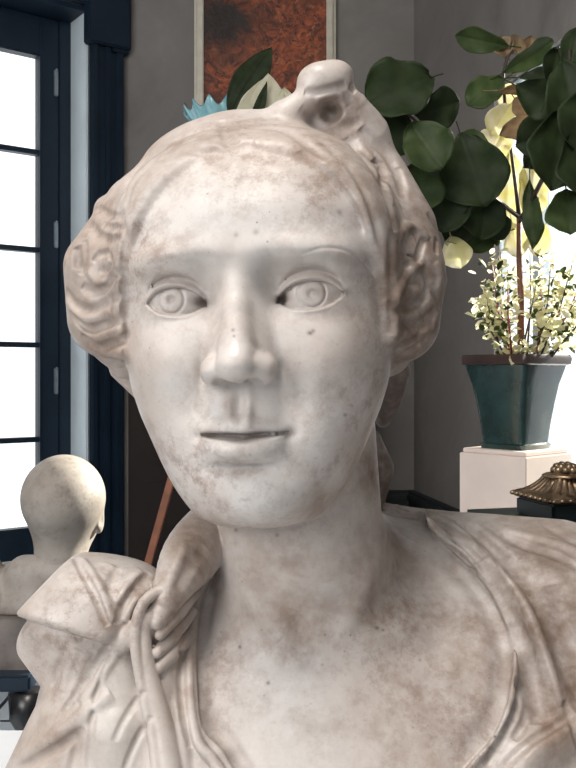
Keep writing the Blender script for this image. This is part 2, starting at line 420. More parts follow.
def surface_nets(fn, lo, hi, step):
    n = [int((hi[i]-lo[i])/step)+1 for i in range(3)]
    ax = [lo[i]+step*np.arange(n[i]) for i in range(3)]
    G = np.empty(n, F32)
    for i in range(n[0]):
        Y, Z = np.meshgrid(ax[1], ax[2], indexing='ij')
        G[i] = fn(np.stack([np.full(Y.size, ax[0][i]), Y.ravel(), Z.ravel()], 1).astype(F32)).reshape(Y.shape)
    S = G < 0
    cnt = np.zeros([k-1 for k in n], np.int8)
    for dx in (0, 1):
        for dy in (0, 1):
            for dz in (0, 1): cnt += S[dx:n[0]-1+dx, dy:n[1]-1+dy, dz:n[2]-1+dz]
    act = (cnt > 0) & (cnt < 8)
    idx = -np.ones(act.shape, np.int64); I = np.argwhere(act); idx[act] = np.arange(len(I))
    acc = np.zeros((len(I), 3)); num = np.zeros(len(I))
    cor = [(x, y, z) for x in (0, 1) for y in (0, 1) for z in (0, 1)]
    for p in cor:
        for k in range(3):
            if p[k]: continue
            q = list(p); q[k] = 1
            a = G[I[:, 0]+p[0], I[:, 1]+p[1], I[:, 2]+p[2]]; b = G[I[:, 0]+q[0], I[:, 1]+q[1], I[:, 2]+q[2]]
            m = (a < 0) != (b < 0); t = np.where(m, a/(a-b+1e-12), 0)
            pt = I+np.array(p)[None, :]; pt = pt.astype(float); pt[:, k] += t
            acc[m] += pt[m]; num[m] += 1
    V = acc/num[:, None]*step+np.array(lo)
    quads = []
    for k in range(3):
        u, v = (k+1) % 3, (k+2) % 3
        sl0 = [slice(None)]*3; sl1 = [slice(None)]*3; sl0[k] = slice(0, n[k]-1); sl1[k] = slice(1, n[k])
        ch = S[tuple(sl0)] != S[tuple(sl1)]
        e = np.argwhere(ch); ok = (e[:, u] > 0) & (e[:, v] > 0) & (e[:, u] < n[u]-1) & (e[:, v] < n[v]-1); e = e[ok]
        s0 = S[e[:, 0], e[:, 1], e[:, 2]]
        def cell(du, dv):
            c = e.copy(); c[:, u] += du; c[:, v] += dv; return idx[c[:, 0], c[:, 1], c[:, 2]]
        Q = np.stack([cell(-1, -1), cell(0, -1), cell(0, 0), cell(-1, 0)], 1)
        Q[~s0] = Q[~s0][:, ::-1]; quads.append(Q)
    return V, np.vstack(quads)
def subdivide(V, Q):
    n = len(V); E = np.stack([Q, np.roll(Q, -1, 1)], 2).reshape(-1, 2); E.sort(1)
    key = E[:, 0]*n+E[:, 1]; uk, inv = np.unique(key, return_inverse=True)
    mid = (V[uk//n]+V[uk % n])/2; inv = inv.reshape(-1, 4)+n; cen = V[Q].mean(1); ci = n+len(uk)+np.arange(len(Q))
    NV = np.vstack([V, mid, cen])
    NQ = np.stack([np.stack([Q[:, i], inv[:, i], ci, inv[:, i-1]], 1) for i in range(4)], 1).reshape(-1, 4)
    return NV, NQ
def vnormals(V, Q):
    nf = np.cross(V[Q[:, 2]]-V[Q[:, 0]], V[Q[:, 3]]-V[Q[:, 1]]); N = np.zeros_like(V)
    for i in range(4):
        for k in range(3): N[:, k] += np.bincount(Q[:, i], nf[:, k], len(V))
    return N/(np.linalg.norm(N, axis=1, keepdims=True)+1e-12)
def project(fn, V, Q, it=2, lim=6.0):
    for _ in range(it):
        N = vnormals(V, Q)
        P = V.astype(F32); n32 = N.astype(F32)
        f0 = fn(P); f1 = fn(P+n32*1.5); g = (f1-f0)/1.5; g = np.clip(g, 0.45, 3.0)
        V = V-N*np.clip(f0/g, -lim, lim)[:, None]
    return V
def relax(V, Q, amt=0.5):
    acc = np.zeros_like(V); c = np.zeros(len(V))
    for i in range(4):
        a = Q[:, i]; b = Q[:, (i+1) % 4]
        for k in range(3): acc[:, k] += np.bincount(a, V[b, k], len(V))+np.bincount(b, V[a, k], len(V))
        c += np.bincount(a, minlength=len(V))+np.bincount(b, minlength=len(V))
    return V+(acc/c[:, None]-V)*amt
def sculpt(step=6.0, levels=2):
    fn = lambda P: f_all(P)[0]
    V, Q = surface_nets(fn, (-470, 690, -575), (500, 1420, 410), step)
    for l in range(levels):
        V, Q = subdivide(V, Q); V = project(fn, V, Q, 2, 4.0); V = relax(V, Q, 0.6); V = project(fn, V, Q, 1, 2.0); V = relax(V, Q, 0.25); V = project(fn, V, Q, 1, .8)
    for _ in range(3):                       # calm the few vertices that did not settle
        bad = np.abs(fn(V.astype(F32))) > 2.2
        nb = np.zeros(len(V)); 
        for i in range(4): nb += np.bincount(Q[:, i], np.any(bad[Q], 1).astype(float), len(V))
        R = V
        for __ in range(4): R = relax(R, Q, .8)
        V = np.where((nb > 0)[:, None], R, V)
    return V, Q
# ================= SCENE =================
sc = bpy.context.scene
COL = sc.collection
def at(px, py, Y):
    """point of the room seen at (px, py), Y metres in front of the viewer"""
    return Vector(((px-288)*Y/900, Y, CAMH+(376-py)*Y/900))
# ---------- materials ----------
def lin(c): return tuple(((x/12.92) if x <= .04045 else ((x+.055)/1.055)**2.4) for x in c)
class Mat:
    def __init__(s, name):
        s.m = bpy.data.materials.new(name); s.m.use_nodes = True; s.nt = s.m.node_tree
        s.b = s.nt.nodes['Principled BSDF']; s.tc = None
    def n(s, t, **kw):
        x = s.nt.nodes.new(t)
        for k, v in kw.items():
            if k in x.inputs.keys(): x.inputs[k].default_value = v
            else: setattr(x, k, v)
        return x
    def l(s, a, b): s.nt.links.new(a, b)
    def coord(s):
        if not s.tc: s.tc = s.n('ShaderNodeTexCoord')
        return s.tc.outputs['Object']
    def noise(s, scale, detail=4, rough=.55, dist=0):
        x = s.n('ShaderNodeTexNoise', Scale=scale, Detail=detail, Roughness=rough, Distortion=dist); s.l(s.coord(), x.inputs['Vector']); return x.outputs['Fac']
    def ramp(s, fac, a, b, ca=(0, 0, 0), cb=(1, 1, 1)):
        r = s.n('ShaderNodeValToRGB'); e = r.color_ramp.elements
        e[0].position = a; e[1].position = b; e[0].color = (*ca, 1); e[1].color = (*cb, 1); s.l(fac, r.inputs[0]); return r.outputs[0]
    def mix(s, fac, a, b, mode='MIX'):
        x = s.n('ShaderNodeMix', data_type='RGBA', blend_type=mode)
        for v, k in ((fac, 0), (a, 6), (b, 7)):
            if hasattr(v, 'is_linked') or isinstance(v, bpy.types.NodeSocket): s.l(v, x.inputs[k])
            elif k == 0: x.inputs[0].default_value = v
            else: x.inputs[k].default_value = (*v, 1)
        return x.outputs[2]
    def color(s, v):
        if isinstance(v, bpy.types.NodeSocket): s.l(v, s.b.inputs['Base Color'])
        else: s.b.inputs['Base Color'].default_value = (*v, 1)
    def bump(s, h, strength=.3, dist=.002):
        x = s.n('ShaderNodeBump', Strength=strength, Distance=dist); s.l(h, x.inputs['Height']); s.l(x.outputs[0], s.b.inputs['Normal'])
    def set(s, **kw):
        for k, v in kw.items(): s.b.inputs[k.replace('_', ' ')].default_value = v
        return s
def plain(name, c, rough=.5, var=.25, scale=12, bump=.15, metal=0, **kw):
    M = Mat(name); d = tuple(x*(1-var) for x in c); e = tuple(min(1, x*(1+var)) for x in c)
    n = M.noise(scale, 5); M.color(M.ramp(n, .3, .7, d, e)); M.set(Roughness=rough, Metallic=metal, **kw)
    if bump: M.bump(M.noise(scale*6, 4), bump, .002)
    return M.m
def marble_mat(name, pale, warm, stain, gloss=.38, scale=1.0):
    M = Mat(name)
    def mulv(a, b):
        x = M.n('ShaderNodeMath', operation='MULTIPLY', use_clamp=True); M.l(a, x.inputs[0]); M.l(b, x.inputs[1]); return x.outputs[0]
    n1 = M.noise(9*scale, 5, .6, .1); n2 = M.noise(28*scale, 6, .65, .15); n3 = M.noise(95*scale, 4, .6)
    c = M.mix(M.ramp(n1, .38, .62), pale, warm)
    c = M.mix(mulv(M.ramp(M.noise(80*scale, 6, .8), .47, .62, (0, 0, 0), (.8, .8, .8)), M.ramp(M.noise(7*scale, 3), .45, .65, (.15, .15, .15), (1, 1, 1))), c, stain)
    c = M.mix(M.ramp(n2, .52, .80, (0, 0, 0), (.65, .65, .65)), c, stain)
    at_ = M.n('ShaderNodeAttribute', attribute_name='stain')  # holds stains and the painted shade of the right side
    sepr = M.n('ShaderNodeSeparateColor'); M.l(at_.outputs['Color'], sepr.inputs[0])
    def mul(a, b):
        x = M.n('ShaderNodeMath', operation='MULTIPLY', use_clamp=True); M.l(a, x.inputs[0])
        if isinstance(b, bpy.types.NodeSocket): M.l(b, x.inputs[1])
        else: x.inputs[1].default_value = b
        return x.outputs[0]
    br = M.ramp(M.mix(.5, n2, n3), .38, .60, (.50, .50, .50), (1, 1, 1))
    c = M.mix(mul(sepr.outputs[0], br), c, (.185, .122, .085))       # brown patina, deepened on the right to paint shade
    c = M.mix(mul(sepr.outputs[1], br), c, (.100, .075, .062))       # dark grime specks, plus shade painted on the right neck, mantle and hair
    c = M.mix(mul(sepr.outputs[2], 1.0), c, (.60, .59, .57))         # paler patches
    # pores and speckles
    v = M.n('ShaderNodeTexVoronoi', Scale=130*scale); M.l(M.coord(), v.inputs['Vector'])
    sp = M.ramp(v.outputs['Distance'], .06, .13, (1, 1, 1), (0, 0, 0))
    gate = M.ramp(M.noise(34*scale, 4, .8), .54, .62)
    sp2 = mul(mul(sp, gate), .75)
    c = M.mix(sp2, c, (.09, .065, .05))
    fine = M.ramp(M.noise(190*scale, 3, .7), .60, .78, (0, 0, 0), (.30, .30, .30))
    c = M.mix(fine, c, (.26, .19, .15))
    M.color(c)
    rr = M.ramp(n2, .3, .7, (gloss-.10,)*3, (gloss+.18,)*3); M.l(rr, M.b.inputs['Roughness'])
    M.set(Specular_IOR_Level=.5)
    M.bump(M.mix(.35, n3, M.noise(320*scale, 3)), .22, .0012)
    return M.m
# ---------- objects ----------
def obj(name, me, mat=None, parent=None):
    o = bpy.data.objects.new(name, me); COL.objects.link(o)
    if mat: me.materials.append(mat)
    if parent: o.parent = parent
    return o
def tag(o, label=None, cat=None, group=None, kind=None):
    for k, v in (('label', label), ('category', cat), ('group', group), ('kind', kind)):
        if v: o[k] = v
    return o
def thing(name, label, cat, loc=(0, 0, 0), rz=0, group=None):
    o = bpy.data.objects.new(name, None); COL.objects.link(o); o.location = loc; o.rotation_euler = (0, 0, rz); o.empty_display_size = .05
    return tag(o, label, cat, group)
class MB:
    def __init__(s): s.bm = bmesh.new()
    def box(s, a, b, bev=0, M=None):
        x0, y0, z0 = a; x1, y1, z1 = b
        r = bmesh.ops.create_cube(s.bm, size=1); vs = r['verts']
        for v in vs: v.co = Vector(((x0+x1)/2+v.co.x*(x1-x0), (y0+y1)/2+v.co.y*(y1-y0), (z0+z1)/2+v.co.z*(z1-z0)))
        if bev:
            es = list({e for v in vs for e in v.link_edges}); q = bmesh.ops.bevel(s.bm, geom=es, offset=bev, segments=2, affect='EDGES')
            vs = list({v for f in q['faces'] for v in f.verts} | {v for v in vs if v.is_valid})
        if M is not None:
            for v in vs: v.co = M @ v.co
        return s
    def prism(s, pts, z0, z1, M=None):
        """pts: 2D outline extruded z0..z1"""
        lo = [s.bm.verts.new((x, y, z0)) for x, y in pts]; hi = [s.bm.verts.new((x, y, z1)) for x, y in pts]; n = len(pts)
        s.bm.faces.new(lo[::-1]); s.bm.faces.new(hi)
        for i in range(n): s.bm.faces.new((lo[i], lo[(i+1) % n], hi[(i+1) % n], hi[i]))
        if M is not None:
            for v in lo+hi: v.co = M @ v.co
        return s
    def loft(s, rings, cap=True, closed=True):
        R = [[s.bm.verts.new(p) for p in r] for r in rings]; n = len(R[0])
        for a, b in zip(R[:-1], R[1:]):
            for i in range(n if closed else n-1): s.bm.faces.new((a[i], a[(i+1) % n], b[(i+1) % n], b[i]))
        if cap: s.bm.faces.new(R[0][::-1]); s.bm.faces.new(R[-1])
        return s
    def lathe(s, prof, c=(0, 0, 0), n=48, wav=None):
        rings = []
        for i, (r, z) in enumerate(prof):
            rings.append([(c[0]+r*(1+(wav(i, k/n) if wav else 0))*math.cos(2*math.pi*k/n), c[1]+r*(1+(wav(i, k/n) if wav else 0))*math.sin(2*math.pi*k/n), c[2]+z) for k in range(n)])
        return s.loft(rings)
    def tube(s, pts, rad, n=10):
        pts = [Vector(p) for p in pts]; rings = []
        if not hasattr(rad, '__len__'): rad = [rad]*len(pts)
        up = Vector((0.13, 0.2, 1)).normalized()
        for i, p in enumerate(pts):
            d = (pts[min(i+1, len(pts)-1)]-pts[max(i-1, 0)]).normalized()
            a = d.cross(up); a = a.normalized() if a.length > 1e-3 else Vector((1, 0, 0)); b = d.cross(a).normalized()
            rings.append([p+a*rad[i]*math.cos(2*math.pi*k/n)+b*rad[i]*math.sin(2*math.pi*k/n) for k in range(n)])
        return s.loft(rings)
    def sphere(s, c, r, sub=3):
        q = bmesh.ops.create_icosphere(s.bm, subdivisions=sub, radius=1); rr = r if hasattr(r, '__len__') else (r, r, r)
        for v in q['verts']: v.co = Vector((c[0]+v.co.x*rr[0], c[1]+v.co.y*rr[1], c[2]+v.co.z*rr[2]))
        return s
    def build(s, name, mat, parent=None, smooth=False):
        bmesh.ops.recalc_face_normals(s.bm, faces=s.bm.faces)
        me = bpy.data.meshes.new(name); s.bm.to_mesh(me); s.bm.free()
        if smooth:
            me.polygons.foreach_set('use_smooth', [True]*len(me.polygons))
            if smooth == 'auto': me.set_sharp_from_angle(angle=math.radians(38))
        return obj(name, me, mat, parent)

# ---------- colours ----------
m_wall = Mat('grey_plaster')
_a = m_wall.noise(1.3, 6, .6, .6); _b = m_wall.noise(5, 6, .65, .5)
m_wall.color(m_wall.mix(m_wall.ramp(_b, .3, .7), m_wall.ramp(_a, .35, .68, (.100, .095, .093), (.250, .232, .220)), (.165, .150, .140)))
m_wall.set(Roughness=.75); m_wall.bump(_b, .25, .01); m_wall = m_wall.m
m_navy = plain('dark_blue_paint', (.007, .016, .030), .45, .2, 6, .05, Specular_IOR_Level=.35)
m_jamb = plain('pale_frame_lit_reveal', (.60, .68, .73), .42, .08, 6, .04)  # frame paint; on the left reveal its paleness is daylight put into colour
m_dadoc = plain('charcoal_paint', (.022, .025, .028), .6, .2, 6, .05, Specular_IOR_Level=.2)
m_black = plain('black_lacquer', (.012, .012, .014), .3, .3, 10, .05)
m_umber = plain('dark_brown_wood', (.014, .010, .009), .7, .3, 4, .05, Specular_IOR_Level=.15)
m_oak = plain('reddish_wood', (.23, .085, .045), .5, .3, 18, .1)
m_hinge = plain('brushed_steel', (.28, .32, .36), .35, .1, 40, .0, .7)
m_cream = plain('cream_moulding', (.50, .46, .38), .45, .12, 20, .05)
m_ceil = plain('ceiling_paint', (.55, .54, .52), .8, .05)
m_pedestal = plain('pinkish_white_plaster', (.66, .56, .51), .6, .07, 9, .08)
m_tablew = plain('white_marble_top', (.78, .80, .82), .3, .06, 5, .0)
m_floor = Mat('pale_tiles')
_t = m_floor.n('ShaderNodeTexBrick', Scale=1.0, offset=0.0); m_floor.l(m_floor.coord(), _t.inputs['Vector'])
for k, v in (('Color1', (.66, .72, .78, 1)), ('Color2', (.60, .67, .74, 1)), ('Mortar', (.05, .06, .07, 1)), ('Mortar Size', .008), ('Brick Width', .5), ('Row Height', .5)): _t.inputs[k].default_value = v
m_floor.color(_t.outputs['Color']); m_floor.set(Roughness=.3); m_floor = m_floor.m
g = Mat('window_glass'); nt = g.nt
tr = g.n('ShaderNodeBsdfTransparent'); gl = g.n('ShaderNodeBsdfGlossy', Roughness=.02); mx = g.n('ShaderNodeMixShader'); mx.inputs[0].default_value = .06
g.l(tr.outputs[0], mx.inputs[1]); g.l(gl.outputs[0], mx.inputs[2]); g.l(mx.outputs[0], nt.nodes['Material Output'].inputs[0]); m_glass = g.m

def struct(name, mb, mat, **kw): return tag(mb.build(name, mat, **kw), kind='structure')
H = 3.1
# floor, ceiling
struct('floor', MB().box((-5, -3, -.1), (3, 5.2, 0)), m_floor)
struct('ceiling', MB().box((-5, -3, H), (1.62, 4.2, H+.1)), m_ceil)
# back wall with the painting
O = Vector((-.660, 3.6, 0)); XC = (414-288)*3.6/900
struct('wall_back', MB().box((-.74, 3.6, 0), (XC+.12, 3.75, H)), m_wall)
# left wall with the tall window: frame of its own (s along the wall towards the viewer, n into the room)
T = Vector((-.8, -.6, 0)); Nn = Vector((.6, -.8, 0))
ML = Matrix(((T.x, Nn.x, 0, O.x), (T.y, Nn.y, 0, O.y), (0, 0, 1, 0), (0, 0, 0, 1)))
def s_of(px, o):
    k = (px-288)/900; return (k*(O.y-.8*o)-O.x-.6*o)/(-.8+.6*k)
def z_at(px, py, o):
    s = s_of(px, o); p = O+T*s+Nn*o; return CAMH+(376-py)*p.y/900
sC = s_of(88, 0)                 # inner edge of the casing = edge of the opening
WOP = 1.9                        # far edge of the opening
zT = z_at(84, 6, 0); RV = -.15
lw = MB(); lw.box((-.05, -.30, 0), (sC, 0, H)); lw.box((sC, -.30, zT), (WOP, 0, H)); lw.box((WOP, -.30, 0), (4.2, 0, H))
for v in lw.bm.verts: v.co = ML @ v.co
struct('wall_left', lw, m_wall)
# reveal lining
rv = MB(); rv.box((sC-.002, RV-.02, 0), (sC+.010, 0.0, zT))
for v in rv.bm.verts: v.co = ML @ v.co
struct('trim_1', rv, m_jamb)
cs = MB()
s0 = s_of(122, .02); s1 = sC
cs.box((s0, 0, 0), (s1, .022, H), .004); cs.box((s0, .022, 0), (s0+.03, .038, H), .004); cs.box((s0+.055, .022, 0), (s0+.075, .034, H), .003); cs.box((s1-.03, .022, 0), (s1-.004, .034, H), .004)
zc = z_at(128, 50, .05)
cs.box((s_of(131, .05), .0, zc), (s1+.02, .055, H), .006); cs.box((s_of(130, .05), .0, zc-.015), (s0+.05, .045, zc), .004)
cs.box((sC-.01, 0, zT), (WOP+.1, .03, H), .004); cs.box((sC-.01, .03, zT+.03), (WOP+.1, .05, zT+.06), .004)
cs.box((sC, RV-.1, zT-.02), (WOP, 0, zT))
for v in cs.bm.verts: v.co = ML @ v.co
struct('trim_2', cs, m_navy)
# sash: stiles, rails, muntins, panes
wr = MB(); o = RV
sF = s_of(71, o); sG = s_of(39.5, o)
wr.box((sC, o-.06, 0), (sF, o+.02, zT-.02), .003)        # fixed frame
sS = s_of(59, o); wr.box((sF, o-.06, .0), (sS, o+.008, zT-.02), .003)
wr.box((sS, o-.05, .02), (sG, o, zT-.02), .004)            # stile
wr.box((sG-.012, o-.02, .1), (sG, o+.006, zT-.05), .003)
zg1 = z_at(20, 51.5, o); zg0 = z_at(20, 529, o)
WG = 1.55
wr.box((sG-.01, o-.05, zg1), (WG, o, zT-.02), .004); wr.box((sG-.01, o-.05, .0), (WG, o, zg0), .004)
wr.box((sG-.01, o, zg0-.45), (WG, o+.012, zg0-.42), .003)
wr.box((WG, o-.05, .02), (WOP, o, zT-.02), .004)
for yy in (149, 248, 344.5, 440.5): 
    zz = z_at(20, yy, o); wr.box((sG-.01, o-.045, zz-.010), (WG, o-.004, zz+.010), .003)
wr.box((sG+.36, o-.045, zg0), (sG+.385, o-.004, zg1), .003)
for v in wr.bm.verts: v.co = ML @ v.co
win = struct('window_1', wr, m_navy)
pn = MB(); pn.box((sG-.005, o-.030, zg0-.005), (WG+.005, o-.026, zg1+.005))
for v in pn.bm.verts: v.co = ML @ v.co
pn.build('window_pane', m_glass, win)
for yy in (83.5, 235, 381):
    sh = s_of(56, o+.005); zz = z_at(56, yy, o)
    hb = MB(); hb.box((sh-.008, o-.002, zz-.052), (sh+.008, o+.012, zz+.052), .003); hb.sphere(ML.inverted() @ (ML @ Vector((sh, o+.012, zz+.05))), .006, 2)
    for v in hb.bm.verts: v.co = ML @ v.co
    hb.build('hinge', m_hinge, win)
# right wall with the bright window; r runs from the corner towards the viewer
D = Vector((.158, -1, 0)).normalized(); NR = Vector((-D.y*-1, 0, 0)); NR = Vector((D.y, -D.x, 0))   # into the room (-x)
C0 = Vector((XC, 3.6, 0))
MR = Matrix(((D.x, NR.x, 0, C0.x), (D.y, NR.y, 0, C0.y), (0, 0, 1, 0), (0, 0, 0, 1)))
def r_of(px, o=0):
    k = (px-288)/900; return (k*(C0.y+NR.y*o)-C0.x-NR.x*o)/(D.x-k*D.y)
def MRdo(mb):
    for v in mb.bm.verts: v.co = MR @ v.co
    return mb
rA, rB, zA, zB = r_of(494), 1.72, .74, 2.02
rw = MB(); rw.box((-.1, -.045, 0), (rA, 0, H)); rw.box((rA, -.045, 0), (rB, 0, zA)); rw.box((rA, -.045, zB), (rB, 0, H)); rw.box((rB, -.045, 0), (6.4, 0, H))
struct('wall_right', MRdo(rw), m_wall)
wf = MB(); t_ = .015
for (a, b) in (((rA, -.04, zA), (rA+t_, -.015, zB)), ((rB-t_, -.04, zA), (rB, -.015, zB)), ((rA, -.04, zA), (rB, -.015, zA+t_)), ((rA, -.04, zB-t_), (rB, -.015, zB))): wf.box(a, b, .003)
rm = r_of(542, -.03); wf.box((rm-.03, -.04, zA), (rm+.03, -.015, zB), .003); wf.box((rA, -.045, zA-.03), (rB, .03, zA), .004)
w2 = struct('window_2', MRdo(wf), m_jamb)
pn = MB(); pn.box((rA+.01, -.030, zA+.01), (rB-.01, -.026, zB-.01)); MRdo(pn).build('window_pane', m_glass, w2)
# dark dado with its moulding round the back and right walls
zd = CAMH-(490-376)*3.6/900
dd = MB(); dd.box((-.62, 3.572, 0), (XC, 3.6, zd), .002); dd.box((-.62, 3.560, zd-.035), (XC, 3.6, zd-.012), .004); dd.box((-.62, 3.566, zd-.085), (XC, 3.6, zd-.065), .004)
struct('trim_3', dd, m_dadoc)
dd = MB(); dd.box((0, 0, 0), (rB+3.5, .028, zd), .002); dd.box((0, 0, zd-.035), (rB+3.5, .040, zd-.012), .004); dd.box((0, 0, zd-.085), (rB+3.5, .034, zd-.065), .004)
struct('trim_4', MRdo(dd), m_dadoc)
# rest of the shell, behind the viewer
pl = ML @ Vector((4.2, 0, 0))
struct('wall_side', MB().box((pl.x-.2, -3, 0), (pl.x, pl.y+.15, H)), m_wall)
xr = (MR @ Vector((6.4, 0, 0))).x
wb = MB(); OX0, OX1, OZ0, OZ1 = -2.6, .6, .7, 2.9
wb.box((pl.x-.2, -2.65, 0), (OX0, -2.5, H)); wb.box((OX1, -2.65, 0), (xr+.3, -2.5, H)); wb.box((OX0, -2.65, 0), (OX1, -2.5, OZ0)); wb.box((OX0, -2.65, OZ1), (OX1, -2.5, H))
struct('wall_front', wb, m_wall)
bl = plain('dark_baseboard', (.02, .028, .04), .4, .2, 6, .03)
bb = MB(); bb.box((-.02, .0, 0), (sC, .03, .12), .004)
for v in bb.bm.verts: v.co = ML @ v.co
struct('baseboard_left', bb, bl)
# ================= THINGS =================
# ---- painting: loose rust-red brushwork, dark corner, cream frame ----
mp = Mat('rust_red_brushwork')
n1 = mp.noise(4.2, 7, .62, 1.2); n2 = mp.noise(17, 6, .7, 2.0); n3 = mp.noise(2.0, 3, .5, .5)
c = mp.ramp(n2, .38, .60, (.050, .014, .009), (.36, .085, .030))
c = mp.mix(mp.ramp(n1, .50, .60, (0, 0, 0), (.7, .7, .7)), c, (.10, .028, .014)); c = mp.mix(mp.ramp(mp.noise(30, 5, .7, 1.0), .55, .75, (0, 0, 0), (.7, .7, .7)), c, (.60, .22, .09))
def blob(cx_, cz_, r_, lo, hi):
    vm = mp.n('ShaderNodeVectorMath', operation='DISTANCE'); vm.inputs[1].default_value = (cx_, -.03, cz_); mp.l(mp.coord(), vm.inputs[0])
    ma = mp.n('ShaderNodeMath', operation='MULTIPLY_ADD'); mp.l(mp.noise(9, 6, .7, .8), ma.inputs[0]); ma.inputs[1].default_value = r_*1.6; mp.l(vm.outputs['Value'], ma.inputs[2])
    return mp.ramp(ma.outputs[0], lo, hi, (1, 1, 1), (0, 0, 0))
c = mp.mix(blob(-.17, .76, .17, .20, .36), c, (.020, .012, .010))
c = mp.mix(blob(.23, .30, .10, .14, .22), c, (.030, .014, .010))
c = mp.mix(blob(-.22, .40, .10, .13, .19), c, (.060, .022, .014))
mp.color(c); mp.set(Roughness=.6); mp.bump(n2, .6, .01)
Yp = 3.56
a = at(197, -70, Yp); b = at(333, 215, Yp); w_ = (b.x-a.x); h_ = a.z-b.z
pt = thing('painting', 'tall rust red abstract painting in a thin cream frame on the grey wall', 'painting', ((a.x+b.x)/2, 3.595, b.z))
f_ = .026
pc = MB(); pc.box((-w_/2+f_*.7, -.030, f_*.7), (w_/2-f_*.7, -.012, h_-f_*.7)); pc.build('canvas', mp.m, pt)
fr = MB()
for (p, q) in (((-w_/2, -.045, 0), (-w_/2+f_, 0, h_)), ((w_/2-f_, -.045, 0), (w_/2, 0, h_)), ((-w_/2+f_, -.045, 0), (w_/2-f_, 0, f_)), ((-w_/2+f_, -.045, h_-f_), (w_/2-f_, 0, h_))): fr.box(p, q, .004)
for (p, q) in (((-w_/2-.012, -.03, -.012), (-w_/2, 0, h_+.012)), ((w_/2, -.03, -.012), (w_/2+.012, 0, h_+.012))): fr.box(p, q, .003)
fr.build('picture_frame', m_cream, pt)

# ---- dark cabinet behind the head ----
ca = at(127, 600, 3.05); cb = at(372, 232, 3.05)
cx = (ca.x+cb.x)/2; cw = cb.x-ca.x; ch = cb.z
cab = thing('cabinet', 'tall dark brown wooden cabinet in the shade behind the large bust', 'cabinet', (cx, 3.25, 0))
k = MB(); k.box((-cw/2, -.18, .08), (cw/2, .2, ch-.03), .004); k.box((-cw/2+.02, -.16, 0), (cw/2-.02, .18, .08)); k.build('carcass', m_umber, cab)
MB().box((-cw/2-.0, -.2, ch-.03), (cw/2+.02, .22, ch), .006).build('cornice', m_umber, cab)
for sg in (-1, 1):
    x0, x1 = (-cw/2+.015, -.004) if sg < 0 else (.004, cw/2-.015)
    d = MB(); d.box((x0, -.197, .1), (x1, -.18, ch-.05), .003)
    for z0, z1 in ((.15, ch*.5-.03), (ch*.5+.03, ch-.1)): 
        d.box((x0+.05, -.203, z0), (x1-.05, -.197, z1), .005)
    d = d.build('door', m_umber, cab)
    MB().lathe([(.004, 0), (.006, .01), (.013, .018), (.014, .026), (.006, .032)], n=20).build('knob', m_hinge, d, smooth=True).matrix_local = Matrix.Translation((-.03*sg*-1 if False else sg*.03, -.197, ch*.5)) @ Matrix.Rotation(math.pi/2, 4, 'X')

# ---- easel ----
m_eas = m_oak
ez = at(160, 520, 2.7)
es = thing('easel', 'reddish wooden easel leg leaning in the dark behind the bust', 'easel', (at(185, 520, 2.7).x, 2.7, 0))
bx = es.location.x
def bar(p, q, w, d):
    p = Vector(p); q = Vector(q); dirv = (q-p); L = dirv.length; R = dirv.to_track_quat('Z', 'Y').to_matrix().to_4x4()
    return MB().box((-w/2, -d/2, 0), (w/2, d/2, L), .003, Matrix.Translation(p) @ R)
tp = at(179, 452, 2.7); lo_ = at(150, 557, 2.7); dr = (lo_-tp).normalized()
foot = tp+dr*(tp.z/-dr.z); apex = tp-dr*.25
loc_ = lambda v: Vector((v.x-bx, v.y-2.7, v.z))
bar(loc_(foot), loc_(apex), .036, .022).build('leg', m_eas, es)
m2 = Vector((2*apex.x-foot.x+.02, foot.y, 0)); bar(loc_(m2), loc_(apex+Vector((.02, 0, 0))), .036, .022).build('leg', m_eas, es)
bar(loc_(Vector((apex.x+.01, 2.95, 0))), loc_(apex+Vector((.01, .03, 0))), .03, .02).build('leg', m_eas, es)
zc_ = .45; ff = lambda A: A+(apex-A)*(zc_/apex.z)
bar(loc_(ff(foot)), loc_(ff(m2)), .03, .018).build('crossbar', m_eas, es)

# ---- ruffled blue vase with big leaves on the cabinet ----
m_blueg = Mat('pale_turquoise_glass'); m_blueg.color(m_blueg.ramp(m_blueg.noise(14, 3), .3, .7, (.10, .28, .34), (.30, .55, .60))); m_blueg.set(Roughness=.12, Coat_Weight=.5); m_blueg = m_blueg.m
vb = at(224, 107, 3.15); vH = vb.z-ch
va = thing('vase', 'pale turquoise vase with a ruffled rim behind the top of the head', 'vase', (vb.x, 3.15, ch))
R_ = .136
wv = lambda i, t: (0 if i < 5 else (.03 if i == 5 else .07 if i in (6, 7) else .05))*math.sin(t*math.tau*13)
pr = [(.05, 0), (.06, .02), (.045, .05), (.07, .12*vH/.3), (.09, .2*vH/.3), (.112, vH-.06), (R_, vH-.02), (R_*.99, vH-.012), (.105, vH-.05), (.08, vH-.11), (.02, vH-.2)]
mb = MB()
rings = []
n_ = 104
for i, (r, z) in enumerate(pr):
    rings.append([((r*(1+wv(i, q/n_)))*math.cos(q/n_*math.tau), (r*(1+wv(i, q/n_)))*math.sin(q/n_*math.tau), z+(.016*math.sin(q/n_*math.tau*13+1) if 5 < i < 8 else 0)) for q in range(n_)])
mb.loft(rings); mb.build('vessel', m_blueg, va, smooth=True)

